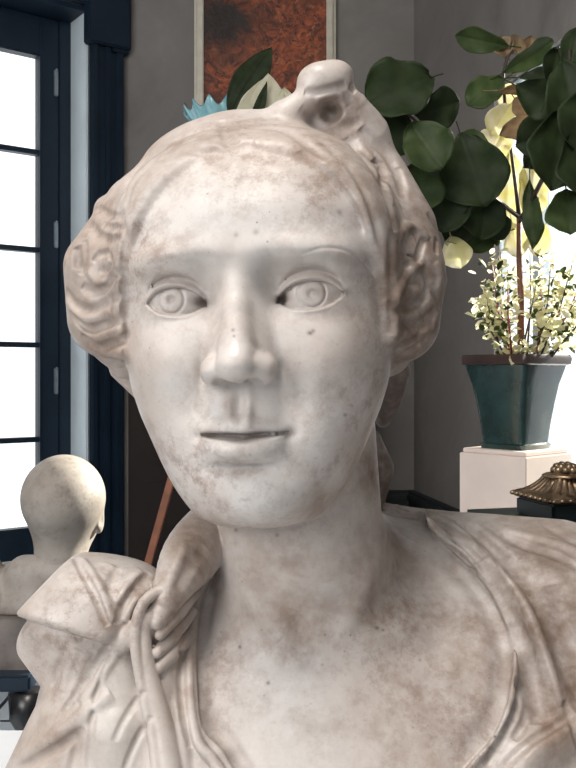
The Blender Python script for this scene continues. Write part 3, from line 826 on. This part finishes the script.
def leaf_mesh(name, L, Wd, curl=.25, cup=.12, wav=.04, seed=0, shape='fig', nl=14, nw=8, petiole=.03):
    """a leaf lying along +X from its stalk, curved, with veins raised, and real thickness"""
    rnd = random.Random(seed); bm = bmesh.new(); G = []
    ph = rnd.random()*6
    for i in range(nl+1):
        t = i/nl
        if shape == 'fig': w = Wd/2*(max(0, math.sin(math.pi*min(1, t*.985+.012)**1.15)))**.5*(1-.08*math.sin(2*math.pi*t)+.05*math.sin(9*t+ph))
        else: w = Wd/2*math.sin(math.pi*(t*.985+.015)**.85)**.85
        row = []
        for j in range(-nw, nw+1):
            u = j/nw
            x = L*t+(.05*L*u*u*(1-t))
            y = w*u
            z = -curl*L*t*t+cup*Wd*abs(u)**1.5*(.4+.6*math.sin(math.pi*t))+wav*L*(math.sin(8*t+ph+3*u)+.6*math.sin(17*t+2*ph-2*u))*abs(u)**1.6
            vein = abs(math.sin((t*7-abs(u)*1.3)*math.pi)); z += .010*L*(vein-.5)*abs(u)**.5*2 - (.012*L if j == 0 else 0)
            row.append(bm.verts.new((x, y, z)))
        G.append(row)
    for i in range(nl):
        for j in range(2*nw): bm.faces.new((G[i][j], G[i][j+1], G[i+1][j+1], G[i+1][j]))
    bmesh.ops.remove_doubles(bm, verts=bm.verts, dist=1e-5)
    bmesh.ops.solidify(bm, geom=bm.faces[:], thickness=.0006)
    if petiole:
        pts = [Vector((-petiole*(1-q/4), 0, -.15*petiole*(1-q/4)**2)) for q in range(5)]
        rr = [[p+Vector((0, .0014*math.cos(a_*math.tau/6), .0014*math.sin(a_*math.tau/6))) for a_ in range(6)] for p in pts]
        R = [[bm.verts.new(p) for p in r] for r in rr]
        for A, B in zip(R[:-1], R[1:]):
            for i in range(6): bm.faces.new((A[i], A[(i+1) % 6], B[(i+1) % 6], B[i]))
        bm.faces.new(R[0][::-1]); bm.faces.new(R[-1])
    me = bpy.data.meshes.new(name); bm.to_mesh(me); bm.free(); me.polygons.foreach_set('use_smooth', [True]*len(me.polygons)); return me
def leaf_mat(name, dark, pale, trans=.25, rough=.42):
    M = Mat(name); n = M.noise(22, 4, .6); M.color(M.ramp(n, .3, .7, dark, pale)); M.set(Roughness=rough, Specular_IOR_Level=.18)
    tl = M.n('ShaderNodeBsdfTranslucent'); M.l(M.ramp(n, .3, .7, tuple(min(1, x*2.0) for x in dark), tuple(min(1, x*2.2) for x in pale)), tl.inputs[0])
    mx = M.n('ShaderNodeMixShader'); mx.inputs[0].default_value = trans; M.l(M.b.outputs[0], mx.inputs[1]); M.l(tl.outputs[0], mx.inputs[2]); M.l(mx.outputs[0], M.nt.nodes['Material Output'].inputs[0]); return M.m
L_dark = leaf_mat('deep_green_leaf', (.012, .020, .008), (.028, .042, .016), .10, .55)
L_mid = leaf_mat('green_leaf', (.035, .060, .020), (.075, .105, .04), .3, .5)
L_pale = leaf_mat('sunlit_fig_leaf', (.48, .45, .20), (.78, .70, .46), .5)  # sunlit fig leaves: the sun's glow put into the leaf colour
L_cream = leaf_mat('cream_leaf', (.62, .58, .42), (.80, .76, .62), .35)
L_brown = leaf_mat('browned_leaf', (.13, .08, .045), (.30, .22, .13), .25)
def place_leaf(me, mat, base, ang, tilt, roll, parent, name='leaf', origin=None):
    """ang: heading of the tip in the upright plane facing the viewer (deg, 0 = right, 90 = up); tilt: tip towards the viewer"""
    o = obj(name, me, mat); 
    a = math.radians(ang); t = math.radians(tilt)
    d = Vector((math.cos(a)*math.cos(t), -math.sin(t), math.sin(a)*math.cos(t)))
    nrm = Vector((0, -1, 0)); nrm = (nrm-d*nrm.dot(d)).normalized(); nrm = Matrix.Rotation(math.radians(roll), 3, d) @ nrm
    y = nrm.cross(d); M = Matrix((d, y, nrm)).transposed().to_4x4(); M.translation = Vector(base)-(Vector(origin) if origin is not None else Vector())
    o.matrix_local = M
    if parent: o.parent = parent; o.matrix_local = M
    return o
vl = va.location
def vleaf(px, py, tx, ty, wd, mat, shape, name, sd, curl=.1, Y=3.12, roll=0):
    b_ = at(px, py, Y); t_ = at(tx, ty, Y); L = (t_-b_).length; ang = math.degrees(math.atan2(t_.z-b_.z, t_.x-b_.x))
    return place_leaf(leaf_mesh(name, L, wd*Y/900, curl, .1, .02, sd, shape, petiole=.0), mat, b_, ang, 5, roll, va, name, origin=vl)
vleaf(228, 118, 272, 48, 34, L_dark, 'lance', 'leaf', 1, .05, 3.0)
vleaf(238, 142, 263, 80, 26, L_cream, 'lance', 'petal', 2, .06, 2.98); vleaf(250, 142, 267, 82, 12, L_dark, 'lance', 'leaf', 3, .06, 2.94)
vleaf(270, 145, 268, 74, 40, L_cream, 'lance', 'petal', 4, .08, 2.97); vleaf(290, 148, 284, 88, 34, L_cream, 'lance', 'petal', 5, .08, 2.96)
for (p, q, r_) in (((236, 140), (240, 175), .004), ((262, 138), (246, 180), .004)):
    MB().tube([at(p[0], p[1], 3.1)-vl, at(q[0], q[1], 3.13)-vl], r_).build('stalk', L_mid, va, smooth=True)

# ---- plaster pedestal, green pot, shrub and fig ----
m_green = Mat('dark_green_glaze'); n_ = m_green.noise(16, 5, .6, .4)
m_green.color(m_green.mix(m_green.ramp(n_, .35, .7), (.007, .022, .021), (.016, .046, .043))); m_green.set(Roughness=.22, Coat_Weight=.4); m_green.bump(m_green.noise(30, 3), .25, .004); m_green = m_green.m
m_rimc = plain('dark_brown_glaze', (.035, .020, .017), .3, .3, 20, .05)
m_soil = plain('dark_soil', (.02, .015, .01), .9, .4, 60, .6)
PC = at(515.5, 448, 1.98); TZ = PC.z; ROT = math.radians(41)
hw = .0865
pd = thing('pedestal', 'square pinkish white plaster pedestal with a chamfered top under the green pot', 'pedestal', (PC.x, PC.y, 0), ROT)
MB().box((-hw, -hw, .0), (hw, hw, TZ-.010), .002).build('shaft', m_pedestal, pd)
MB().box((-hw+.005, -hw+.005, TZ-.010), (hw-.005, hw-.005, TZ), .002).build('top_slab', m_pedestal, pd)
PB = Vector((PC.x, PC.y, TZ))
po = thing('plant_pot', 'dark green glazed square tapered pot with brown rim on the pedestal', 'plant pot', PB, ROT)
ph_ = (442-349)*1.98/900
def sqr(h_, z, r=.012, n=4):
    out = []
    for k_ in range(4):
        cxk, cyk = ((1, 1), (-1, 1), (-1, -1), (1, -1))[k_]
        for i in range(n+1):
            a_ = k_*math.pi/2+i/n*math.pi/2; out.append((cxk*(h_-r)+r*math.cos(a_), cyk*(h_-r)+r*math.sin(a_), z))
    return out
pr = [(.056, .0), (.058, .010), (.0525, .013), (.0545, .03), (.058, .06), (.0635, .10), (.070, .14), (.078, ph_-.035), (.081, ph_-.022)]
mb = MB(); mb.loft([sqr(h_, z) for h_, z in pr]+[sqr(.070, ph_-.022), sqr(.066, ph_-.05)], cap=True); mb.build('pot_body', m_green, po, smooth='auto')
mb = MB(); mb.loft([sqr(.078, ph_-.024), sqr(.088, ph_-.020), sqr(.090, ph_-.008), sqr(.087, ph_), sqr(.074, ph_), sqr(.0715, ph_-.02), sqr(.0715, ph_-.024)], cap=False); mb.build('pot_rim', m_rimc, po, smooth='auto')
MB().box((-.0705, -.0705, ph_-.05), (.0705, .0705, ph_-.012)).build('soil', m_soil, po)
SZ = TZ+ph_-.012
# fig
fb = Vector((at(521, 345, 1.98).x, 1.98, SZ))
fg = thing('fiddle_leaf_fig', 'young fig tree with big round dark leaves rising out of the green pot', 'potted tree', fb)
m_bark = plain('red_brown_bark', (.16, .06, .035), .6, .3, 60, .3); m_twig = plain('dark_twig', (.035, .022, .016), .6, .3, 60, .3)
def P_(px, py, Y=1.98): return at(px, py, Y)-fb
MB().tube([Vector((0, 0, -.02)), P_(521, 300), P_(519, 260), P_(519, 215)], [.008, .007, .006, .0055]).build('trunk', m_bark, fg, smooth=True)
MB().tube([P_(519, 216), P_(516, 190), P_(511, 150), P_(505, 105), P_(503, 75), P_(507, 58), P_(513, 50)], [.005, .004, .0035, .0035, .004, .004, .002]).build('branch', m_twig, fg, smooth=True)
MB().tube([P_(519, 217), P_(503, 205, 1.96), P_(484, 192, 1.92), P_(455, 165, 1.86), P_(420, 125, 1.82), P_(398, 105, 1.8)], [.005, .005, .004, .004, .003, .002]).build('branch', m_twig, fg, smooth=True)
MB().tube([P_(519, 222), P_(532, 200, 1.9), P_(552, 160, 1.8), P_(566, 110, 1.75), P_(570, 50, 1.72)], [.005, .005, .005, .004, .003]).build('branch', m_twig, fg, smooth=True)
FL = [ # px, py of leaf centre, length, width, heading, tilt, roll, depth, material, curl
 (400,92,74,66,205,18,10,1.80,'d',.16), (436,110,46,40,10,12,30,1.84,'d',.2), (424,147,60,50,300,25,5,1.78,'m2',.12), (394,132,52,44,250,10,-20,1.83,'d',.2),
 (470,170,78,66,285,12,12,1.84,'d',.14), (418,188,56,50,265,20,-10,1.82,'m2',.14), (448,206,54,46,255,10,10,1.86,'d',.14), (482,214,52,46,270,8,-15,1.87,'d',.15),
 (448,180,60,44,320,5,20,1.88,'d',.15), (462,222,50,36,230,5,0,1.9,'d',.15), (432,160,40,34,200,5,0,1.87,'d',.15), (495,225,34,28,300,5,0,1.9,'d',.1), (476,140,30,20,150,5,30,1.92,'m',.1),
 (482,42,54,24,172,5,-35,1.98,'m',.12), (528,58,60,24,30,5,35,1.97,'m',.1), (486,92,46,34,215,12,15,1.98,'m',.15), (545,80,54,26,-5,8,-25,1.94,'d',.1),
 (503,48,24,22,120,5,0,1.99,'b',.2), (516,45,20,20,60,5,20,1.99,'b',.2), (530,45,22,18,75,0,0,2.0,'b',.2), (525,88,56,15,5,0,50,1.95,'b',.08), (500,120,40,28,235,20,0,1.97,'p',.15),
 (492,146,64,36,238,25,15,1.99,'p',.12), (512,100,44,30,330,10,10,2.0,'p',.12), (520,108,24,20,300,10,0,1.96,'b',.12), (508,190,84,40,268,4,5,2.06,'p',.05), (532,185,70,34,262,4,-15,2.06,'p',.05),
 (527,128,54,26,190,5,15,1.93,'b',.15), (545,135,60,44,200,5,-10,1.88,'d',.12), (538,150,46,28,235,8,-20,1.92,'d',.12),
 (553,72,52,30,75,0,20,1.74,'d',.1), (573,54,58,26,82,0,-20,1.72,'d',.1), (568,95,72,54,280,10,10,1.72,'d',.12), (556,150,84,66,262,12,-8,1.72,'d',.12), (580,165,70,60,285,12,-8,1.70,'d',.12),
 (538,98,52,40,330,8,25,1.78,'d',.12), (566,212,48,44,270,18,10,1.76,'m',.12), (531,212,66,20,272,5,35,1.90,'m2',.1), (585,120,70,60,250,10,0,1.7,'d',.12), (535,230,40,16,262,5,0,1.95,'m',.1),
 (432,201,22,16,20,0,0,1.9,'p',.1), (455,252,34,30,285,10,10,1.9,'p',.15), (483,240,44,26,200,5,15,1.92,'m2',.12), (470,240,20,16,0,0,0,1.95,'p',.1),
 (515,240,36,24,280,5,0,2.02,'p',.1), (540,240,34,22,250,5,0,2.03,'p',.1),
]
mm = {'d': L_dark, 'm': L_mid, 'm2': leaf_mat('olive_green_leaf', (.020, .036, .012), (.050, .070, .026), .15, .5), 'p': L_pale, 'b': L_brown}
for i, (px, py, ln, wd, hd, tl, rl, Y, mt, cu) in enumerate(FL):
    L = ln*Y/900; a_ = math.radians(hd); b_ = at(px, py, Y)-Vector((math.cos(a_), -.3*0, math.sin(a_)))*L*.5*math.cos(math.radians(tl))
    place_leaf(leaf_mesh('leaf', L, wd*Y/900, cu, .16, .05 if wd > 30 else .03, i, 'fig' if wd > 19 else 'lance', petiole=.03), mm[mt], b_, hd, tl, rl, fg, 'leaf', origin=fb)
# shrub
sb = Vector((PC.x, 1.93, SZ))
sh = thing('shrub', 'small sunlit shrub with pale yellow green leaves and red stems in the green pot', 'shrub', sb)
m_red = plain('red_stem', (.30, .05, .05), .5, .2, 50, .1)
rnd = random.Random(5); stems = []
tips = [(484,285),(492,262),(500,250),(508,270),(530,255),(540,265),(552,255),(560,270),(572,265),(584,275),(478,305),(490,315),(545,300),(565,305),(590,300),(515,290),(536,285),(500,300),(556,325),(575,330)]
pts_end = []
for i, (x, y) in enumerate(tips):
    Y = 1.86+rnd.random()*.2; e = at(x, y, Y)-sb; b_ = Vector(((e.x*.35), rnd.uniform(-.03, .06), -.01)); b_.x = max(-.06, min(.06, b_.x))
    m_ = (b_+e)/2+Vector((e.x*.12, 0, .01)); MB().tube([b_, m_, e], [.0024, .0018, .001], 6).build('stem', m_red if i % 2 else m_twig, sh, smooth=True); pts_end.append((b_, m_, e))
def foliage(seed, mat, n, size):
    rn = random.Random(seed); bm = bmesh.new()
    for _ in range(n):
        b_, m_, e = rn.choice(pts_end); t = rn.random()**.6
        p = (b_.lerp(m_, t*2) if t < .5 else m_.lerp(e, (t-.5)*2))+Vector((rn.gauss(0, .012), rn.gauss(0, .02), rn.gauss(0, .010)+.004))
        if p.z < .008: p.z = .008+rn.random()*.02
        L = size*rn.uniform(.6, 1.3); R = Euler((rn.uniform(-1, 1), rn.uniform(-1, 1), rn.uniform(0, 6.3))).to_matrix()
        ring = []
        for q, (x, y, z) in enumerate(((0, 0, 0), (.3, .28, .06), (.7, .30, .05), (1, 0, -.08), (.7, -.30, .05), (.3, -.28, .06))): ring.append(bm.verts.new(p+R @ (Vector((x, y, z))*L)))
        mid = bm.verts.new(p+R @ (Vector((.5, 0, -.03))*L))
        for q in range(6): bm.faces.new((ring[q], ring[(q+1) % 6], mid))
    bmesh.ops.solidify(bm, geom=bm.faces[:], thickness=.0004)
    me = bpy.data.meshes.new('foliage'); bm.to_mesh(me); bm.free(); return obj('foliage', me, mat, sh)
L_sun = leaf_mat('pale_shrub_leaf', (.60, .58, .34), (.84, .78, .58), .5)
foliage(1, L_sun, 620, .024); foliage(2, L_mid, 200, .020)

# ---- dark green stone stand with the bronze lid ----
LC = Vector((.345, 1.12, CAMH-.1526)); rot = math.radians(15)
m_bronze = Mat('old_gilt_bronze'); nb = m_bronze.noise(60, 4); m_bronze.color(m_bronze.ramp(nb, .35, .65, (.09, .055, .035), (.36, .26, .17))); m_bronze.set(Metallic=.85, Roughness=.36); m_bronze = m_bronze.m
m_gstone = plain('dark_green_stone', (.006, .011, .013), .45, .4, 14, .02, Specular_IOR_Level=.3)
sg = thing('stone_stand', 'dark green stone stand behind the right shoulder of the large bust', 'stand', (LC.x, LC.y, 0), rot)
MB().box((-.086, -.086, .06), (.086, .086, LC.z-.045), .003).build('shaft', m_gstone, sg)
MB().box((-.0933, -.0933, LC.z-.045), (.0933, .0933, LC.z-.0227), .004).build('top_slab', m_gstone, sg)
MB().box((-.044, -.044, LC.z-.0227), (.044, .044, LC.z), .003).build('step_block', m_gstone, sg)
MB().box((-.10, -.10, 0), (.10, .10, .06), .004).build('plinth', m_gstone, sg)
bz = thing('bronze_lid', 'fluted bronze lid with a leafy finial on the dark green stand', 'lid', LC, rot); bz.scale = (.79, .79, .645)
mb = MB(); R0 = .058
mb.loft([sqr(R0*a_, z, .006) for a_, z in ((1.0, 0), (1.05, .003), (1.05, .010), (.97, .013), (.9, .015))]); mb.build('rim', m_bronze, bz, smooth='auto')
bd = MB()
for k_ in range(4):
    for i in range(9):
        u = (i-4)/4*R0*.98; p = Matrix.Rotation(k_*math.pi/2, 3, 'Z') @ Vector((u, -R0*1.045, .006)); bd.sphere(p, (.0048, .0048, .0045), 2)
bd.build('leaf_border', m_bronze, bz, smooth=True)
def fl(a_, z):   # fluted square ring
    out = []
    n = 13*4
    for k_ in range(4):
        Rm = Matrix.Rotation(k_*math.pi/2, 3, 'Z')
        for i in range(n):
            u = -1+2*i/n; dep = .10*abs(math.sin((u+1)/2*math.pi*7))**.6*(1-.0*abs(u))
            out.append(tuple(Rm @ Vector((u*a_, -a_*(.90+dep), 0))+Vector((0, 0, z))))
    return out
mb = MB(); mb.loft([fl(R0*s_, z) for s_, z in ((.90, .014), (.76, .020), (.62, .028), (.52, .036), (.46, .043))]); mb.build('fluted_dome', m_bronze, bz, smooth='auto')
mb = MB(); mb.lathe([(.034, .042), (.036, .045), (.030, .049), (.014, .052), (.011, .056), (.0, .057)], n=32); mb.build('collar', m_bronze, bz, smooth=True)
fn_ = MB()
for ring_, (rr_, zz_, nn_, s_) in enumerate(((.016, .055, 9, .0075), (.013, .061, 7, .007), (.006, .065, 4, .006))):
    for i in range(nn_):
        a_ = i/nn_*math.tau+ring_; fn_.sphere((rr_*math.cos(a_), rr_*math.sin(a_), zz_), (s_, s_, s_*1.15), 2)
fn_.build('finial', m_bronze, bz, smooth=True)

# ---- the child's bust with its back turned ----
m_child = marble_mat('grey_marble', lin((.58, .555, .53)), lin((.52, .485, .455)), lin((.40, .365, .335)), .55, 1.6)
m_mott = plain('mottled_grey_marble', (.13, .11, .10), .45, .5, 16, .1)
CY = 1.62
def cw_(px, py, dy=0.0): v = at(px, py, CY+dy); return (v.x, v.y, v.z)
def child(P):
    f = ell(P, cw_(63.5, 498), (.0745, .080, .078))
    f = smin(f, ell(P, cw_(66, 520, .045), (.060, .062, .066)), .03)
    f = smin(f, cap(P, cw_(62, 535, .0), cw_(60, 562, .0), .042, .047), .03)
    # ear on the right
    e = ell(P, cw_(99, 521, .012), (.009, .016, .023)); e = smax(e, -ell(P, cw_(102, 520, .0), (.006, .010, .014)), .004)
    f = smin(f, e, .006)
    
    return f
def child_cloth(P):
    f = cap(P, cw_(-20, 600, .03), cw_(100, 600, .02), .064, .058)
    f = smin(f, ell(P, cw_(40, 600, .02), (.12, .085, .07)), .03)
    f = smin(f, cap(P, cw_(26, 574, -.02), cw_(90, 574, -.02), .034, .034), .02)
    f = smin(f, cap(P, cw_(-10, 566, -.01), cw_(-14, 600, -.05), .020, .024), .012)
    for a_, b_, w in (((12, 560), (22, 590), .006), ((26, 575), (34, 600), .006), ((50, 572), (44, 600), .005)):
        f = f+.007*np.exp(-(cap(P, cw_(*a_, -.06), cw_(*b_, -.07), 0, 0)/w)**2)
    f = smax(f, cw_(0, 607)[2]-P[:, 2], .006)
    return f
def mesh_from(V, Q, name, mat, parent=None, normals=None, attr=None):
    me = bpy.data.meshes.new(name); me.vertices.add(len(V)); me.vertices.foreach_set('co', np.ascontiguousarray(V, np.float32).ravel())
    me.loops.add(Q.size); me.loops.foreach_set('vertex_index', Q.astype(np.int32).ravel())
    me.polygons.add(len(Q)); me.polygons.foreach_set('loop_start', np.arange(0, Q.size, 4, dtype=np.int32)); me.polygons.foreach_set('use_smooth', np.ones(len(Q), bool))
    me.update(calc_edges=True)
    if attr is not None:
        A = me.attributes.new('stain', 'FLOAT_COLOR', 'POINT'); A.data.foreach_set('color', np.ascontiguousarray(attr, np.float32).ravel())
    if normals is not None: me.normals_split_custom_set_from_vertices([tuple(n) for n in normals])
    return obj(name, me, mat, parent)
cz = at(0, 607, CY).z
cbt = thing('child_bust', 'grey marble bust of a bald child seen from behind by the window', 'bust', (at(45, 600, CY).x, CY, cz))
def implicit(fn, lo, hi, step, lev=1):
    V, Q = surface_nets(fn, lo, hi, step)
    for _ in range(lev):
        V, Q = subdivide(V, Q); 
        for __ in range(2):
            N = vnormals(V, Q); P = V.astype(F32); f0 = fn(P); f1 = fn(P+N.astype(F32)*step*.2); gg = np.clip((f1-f0)/(step*.2), .5, 3); V = V-N*np.clip(f0/gg, -step, step)[:, None]
        V = relax(V, Q, .4)
    return V, Q
o0 = np.array(cbt.location)
V, Q = implicit(child, (-.60, 1.45, .72), (-.20, 1.85, 1.08), .007); mesh_from(V-o0, Q, 'head', m_child, cbt)
V, Q = implicit(child_cloth, (-.75, 1.45, .68), (-.15, 1.85, .90), .007); mesh_from(V-o0, Q, 'garment', m_child, cbt)
bk = MB(); X0 = at(-60, 0, CY).x; X1 = at(49, 0, CY).x; zt = cz; zb = at(0, 672, CY-.10).z
bk.loft([[(x*1.0, y, z) for x, y in ((X0, CY-.09), (X1, CY-.09), (X1+.0, CY+.11), (X0, CY+.11))] for z in (zb,)]+[[(X0+.012, CY-.085, zt), (X1-.004, CY-.085, zt), (X1-.004, CY+.1, zt), (X0+.012, CY+.1, zt)]])
b_ = bk.build('marble_block', m_mott); tag(b_, 'mottled brown grey marble block under the child bust', 'block')
bp = b_.data; 
st = thing('side_table', 'black side table with scrolled legs under the mottled marble block', 'table', ((X0+X1)/2, CY, 0))
mb = MB(); mb.box((X0-.04-(X0+X1)/2, -.12, zb-.028), (X1+.0-(X0+X1)/2, .15, zb), .004); mb.build('tabletop', m_navy, st)
hx = (X1-X0)/2
for sx in (-1, 1):
    for yy in (-.10, .11):
        x = sx*hx-sx*.02 if sx < 0 else hx-.012
        pts = [(x, yy, zb-.032), (x+.018*sx*0, yy, zb-.07), (x+.022, yy, zb-.11), (x+.004, yy, zb-.16), (x-.02, yy, zb-.3), (x-.01, yy, .12), (x+.02, yy, .03), (x+.03, yy, .012)]
        pts = [tuple(p) for p in crom(pts, .02)]; nP = len(pts)
        l_ = MB().tube(pts, [.030-.016*min(1, i/nP*1.6) for i in range(nP)], 12)
        l_.sphere((x+.02, yy-.01, zb-.10), (.030, .026, .030), 2); l_.build('leg', m_black, st, smooth=True)

# ---- white marble table the large bust stands on ----
TT = CAMH+FLOOR_Z*U
tb = thing('console_table', 'white marble topped console table under the large marble bust', 'table', (.02, .66, 0))
MB().box((-.62, -.26, TT-.03), (.40, .26, TT), .004).build('tabletop', m_tablew, tb)
MB().box((-.58, -.23, TT-.10), (.36, .23, TT-.03), .003).build('apron', m_umber, tb)
for sx in (-.55, .33):
    for sy in (-.2, .2):
        MB().loft([[(sx+a_*r, sy+b2*r, z) for a_, b2 in ((-1, -1), (1, -1), (1, 1), (-1, 1))] for r, z in ((.018, 0), (.022, .2), (.028, TT-.10))]).build('leg', m_umber, tb)

# ================= THE LARGE BUST =================
def build_bust():
    V, Q = sculpt(STEP, 2)
    N = vnormals(V, Q)
    Cn = V[Q].mean(1).astype(F32); _, b, h, d = f_all(Cn)
    lab = np.argmin(np.stack([b, h, d], 1), 1)
    px = 288+V[:, 0]*900/V[:, 1]; py = 376-V[:, 2]*900/V[:, 1]; front = V[:, 1] < 1290
    A = np.zeros((len(V), 4), np.float32); A[:, 3] = 1
    for (x, y, rx, ry, ch_, am) in STAINS_AND_SHADE:
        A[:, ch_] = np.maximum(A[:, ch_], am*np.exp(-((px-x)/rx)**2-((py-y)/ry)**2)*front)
    vl_ = np.zeros(len(V), int)
    for i in range(4): vl_[Q[:, i]] = np.maximum(vl_[Q[:, i]], lab)
    A[:, 0] = np.clip(A[:, 0]+np.where(vl_ == 2, .24, np.where(vl_ == 1, .28, np.clip((py-505)/110, 0, 1)*.24+.04))*(1-.0*A[:, 2]), 0, 1)
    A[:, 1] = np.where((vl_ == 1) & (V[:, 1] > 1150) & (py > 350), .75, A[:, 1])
    root = thing('marble_bust', 'large weathered marble bust of a young woman with drilled eyes and a hair knot', 'bust', (0, .66, TT))
    o0 = np.array((0, .66, TT)); VW = V*U+np.array((0, 0, CAMH))-o0
    body_o = None
    for li, nm in ((0, 'body'), (1, 'hair'), (2, 'drapery')):
        q = Q[lab == li]; uq, inv = np.unique(q, return_inverse=True); q2 = inv.reshape(-1, 4)
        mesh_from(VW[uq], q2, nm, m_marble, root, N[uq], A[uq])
STAINS_AND_SHADE = [
 (175,297,13,13,0,.6), (318,292,14,14,0,.55), (172,283,30,4,0,.5), (316,277,32,4,0,.5), (331,107,12,11,1,.9), (197,300,12,6,0,.8), (176,312,26,3,0,.3),
 (233,330,2,2,1,.9), (234,336,1.5,1.5,1,.9), (310,333,3,2.2,1,1), (313,331,2,2,1,.9), (236,235,2.5,2.5,1,.8), (256,232,3,3,1,.8), (340,212,3,3,1,.6), (247,500,6,2,1,.5), (236,530,2,2,1,.9), (277,535,2,2,1,.9), (268,683,1.8,1.8,1,1), (377,628,2.5,2,1,1), (383,630,1.5,1.5,1,1), (240,647,1.6,1.6,1,.9), (420,660,2,2,1,.8), (322,665,1.6,1.6,1,.8), (345,415,1.8,1.8,1,.8), (250,455,1.5,1.5,1,.6),
 (296,470,26,14,0,.3), (350,440,20,30,0,.25), (330,385,12,8,0,.4), (150,275,8,8,0,.4), (184,286,26,8,0,.45), (318,277,34,9,0,.5), (206,250,20,8,0,.2), (370,262,10,8,1,.3),
 # x, y, rx, ry, channel (0 brown patina, 1 dark, 2 pale), amount
 (197,365,9,22,0,.55), (292,365,10,22,0,.50), (228,405,7,14,0,.7), (182,297,22,12,0,.30), (318,292,17,16,0,.55), (284,293,10,14,0,.5), (205,298,8,9,1,.8), (281,299,6,6,1,.7), (344,293,5,4,1,.8),
 (316,292,4,4,1,.6), (208,433,9,6,0,.7), (288,434,8,5,0,.6), (340,258,30,12,0,.35), (320,270,46,14,0,.25), (310,500,40,22,0,.45), (335,395,20,10,0,.25), (160,255,26,8,0,.3),
 (300,620,40,45,0,.60), (305,655,14,20,1,.35), (290,560,70,30,0,.40), (350,560,34,70,0,.45), (260,610,30,30,0,.35), (375,600,24,60,0,.35),
 (195,550,26,40,0,.75), (175,600,12,30,0,.5), (110,620,24,22,0,.6), (60,600,30,16,0,.3), (142,600,20,14,0,.35), (60,640,30,10,0,.35), (95,655,30,14,0,.3), (60,745,36,16,0,.35),
 (402,560,40,60,0,.40), (430,620,30,40,0,.45), (470,640,30,50,0,.55), (425,640,16,14,1,.35), (545,600,60,70,0,.95), (550,570,60,70,1,.55), (530,650,40,70,1,.45), (470,540,30,26,1,.3), (415,270,26,80,1,.42), (560,700,50,90,0,.8), (378,475,24,30,0,1), (375,560,16,50,1,.25), (480,560,40,40,0,.5), (560,680,30,60,0,.35), (520,660,26,60,0,.6), (520,700,20,50,1,.22),  # right mantle, neck and hair: stain mixed with painted shade
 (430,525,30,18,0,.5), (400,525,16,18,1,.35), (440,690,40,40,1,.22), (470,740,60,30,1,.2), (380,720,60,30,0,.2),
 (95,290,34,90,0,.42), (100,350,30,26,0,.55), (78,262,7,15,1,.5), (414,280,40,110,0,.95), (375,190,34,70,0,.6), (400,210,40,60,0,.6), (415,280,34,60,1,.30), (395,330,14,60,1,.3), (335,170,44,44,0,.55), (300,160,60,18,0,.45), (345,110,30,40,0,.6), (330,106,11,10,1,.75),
 (200,150,60,16,0,.35), (225,130,14,10,1,.25), (235,165,80,10,0,.2), (365,180,20,60,0,.5), (360,330,14,50,0,.3), (375,300,16,90,0,.4),
 (190,655,12,40,0,.35), (172,690,7,40,1,.4), (205,735,8,30,1,.45), (228,755,14,8,1,.4), (160,630,6,20,1,.5), (150,725,20,20,0,.25),
 (250,270,30,60,2,.25), (220,210,60,40,2,.35), (180,400,30,50,2,.3), (120,700,34,60,2,.45), (300,720,60,40,2,.2), (330,590,20,14,2,.3), (260,500,20,12,2,.35), (130,565,40,10,2,.35),
]
m_marble = marble_mat('weathered_marble', lin((.800, .778, .765)), lin((.735, .690, .660)), lin((.52, .435, .395)), .43, 1.0)
build_bust()

# ================= LIGHT AND CAMERA =================
def look(o, p): o.rotation_euler = (Vector(p)-o.location).to_track_quat('-Z', 'Y').to_euler()
def area(name, loc, tgt, sx, sy, e, col=(1, 1, 1)):
    l = bpy.data.lights.new(name, 'AREA'); l.shape = 'RECTANGLE'; l.size = sx; l.size_y = sy; l.energy = e; l.color = col
    o = bpy.data.objects.new(name, l); COL.objects.link(o); o.location = loc; look(o, tgt); return o
area('key_light', (-2.0, -1.3, 2.2), (0, .6, 1.1), 1.6, 1.4, KEY, (1, .985, .96))  # added area lamp in the room, standing in for daylight behind the viewer
area('ceiling_light', (-.35, .05, 3.0), (-.1, .6, 1.2), .6, .6, TOPL, (1, .93, .86))
sn = bpy.data.lights.new('sun', 'SUN'); sn.energy = 20; sn.angle = math.radians(1.5); sn.color = (1, .95, .82)
so = bpy.data.objects.new('sun', sn); COL.objects.link(so); so.location = (3, 4, 3); look(so, so.location+Vector((-.8, -.50, -.5)))
w = bpy.data.worlds.new('sky'); sc.world = w; w.use_nodes = True; nt = w.node_tree; bg = nt.nodes['Background']
bg.inputs[0].default_value = (.93, .97, 1.0, 1); bg.inputs[1].default_value = WORLD
cam = bpy.data.cameras.new('camera'); co = bpy.data.objects.new('camera', cam); COL.objects.link(co); sc.camera = co
cam.sensor_fit = 'VERTICAL'; cam.sensor_height = 24; cam.lens = 28.125; cam.shift_y = -8/768; cam.clip_start = .02
co.location = (0, 0, CAMH); co.rotation_euler = (math.pi/2, 0, 0)
cam.dof.use_dof = False
vs = sc.view_settings; vs.view_transform = 'Standard'; vs.look = 'None'; vs.exposure = 0; vs.gamma = 1; vs.use_curve_mapping = False
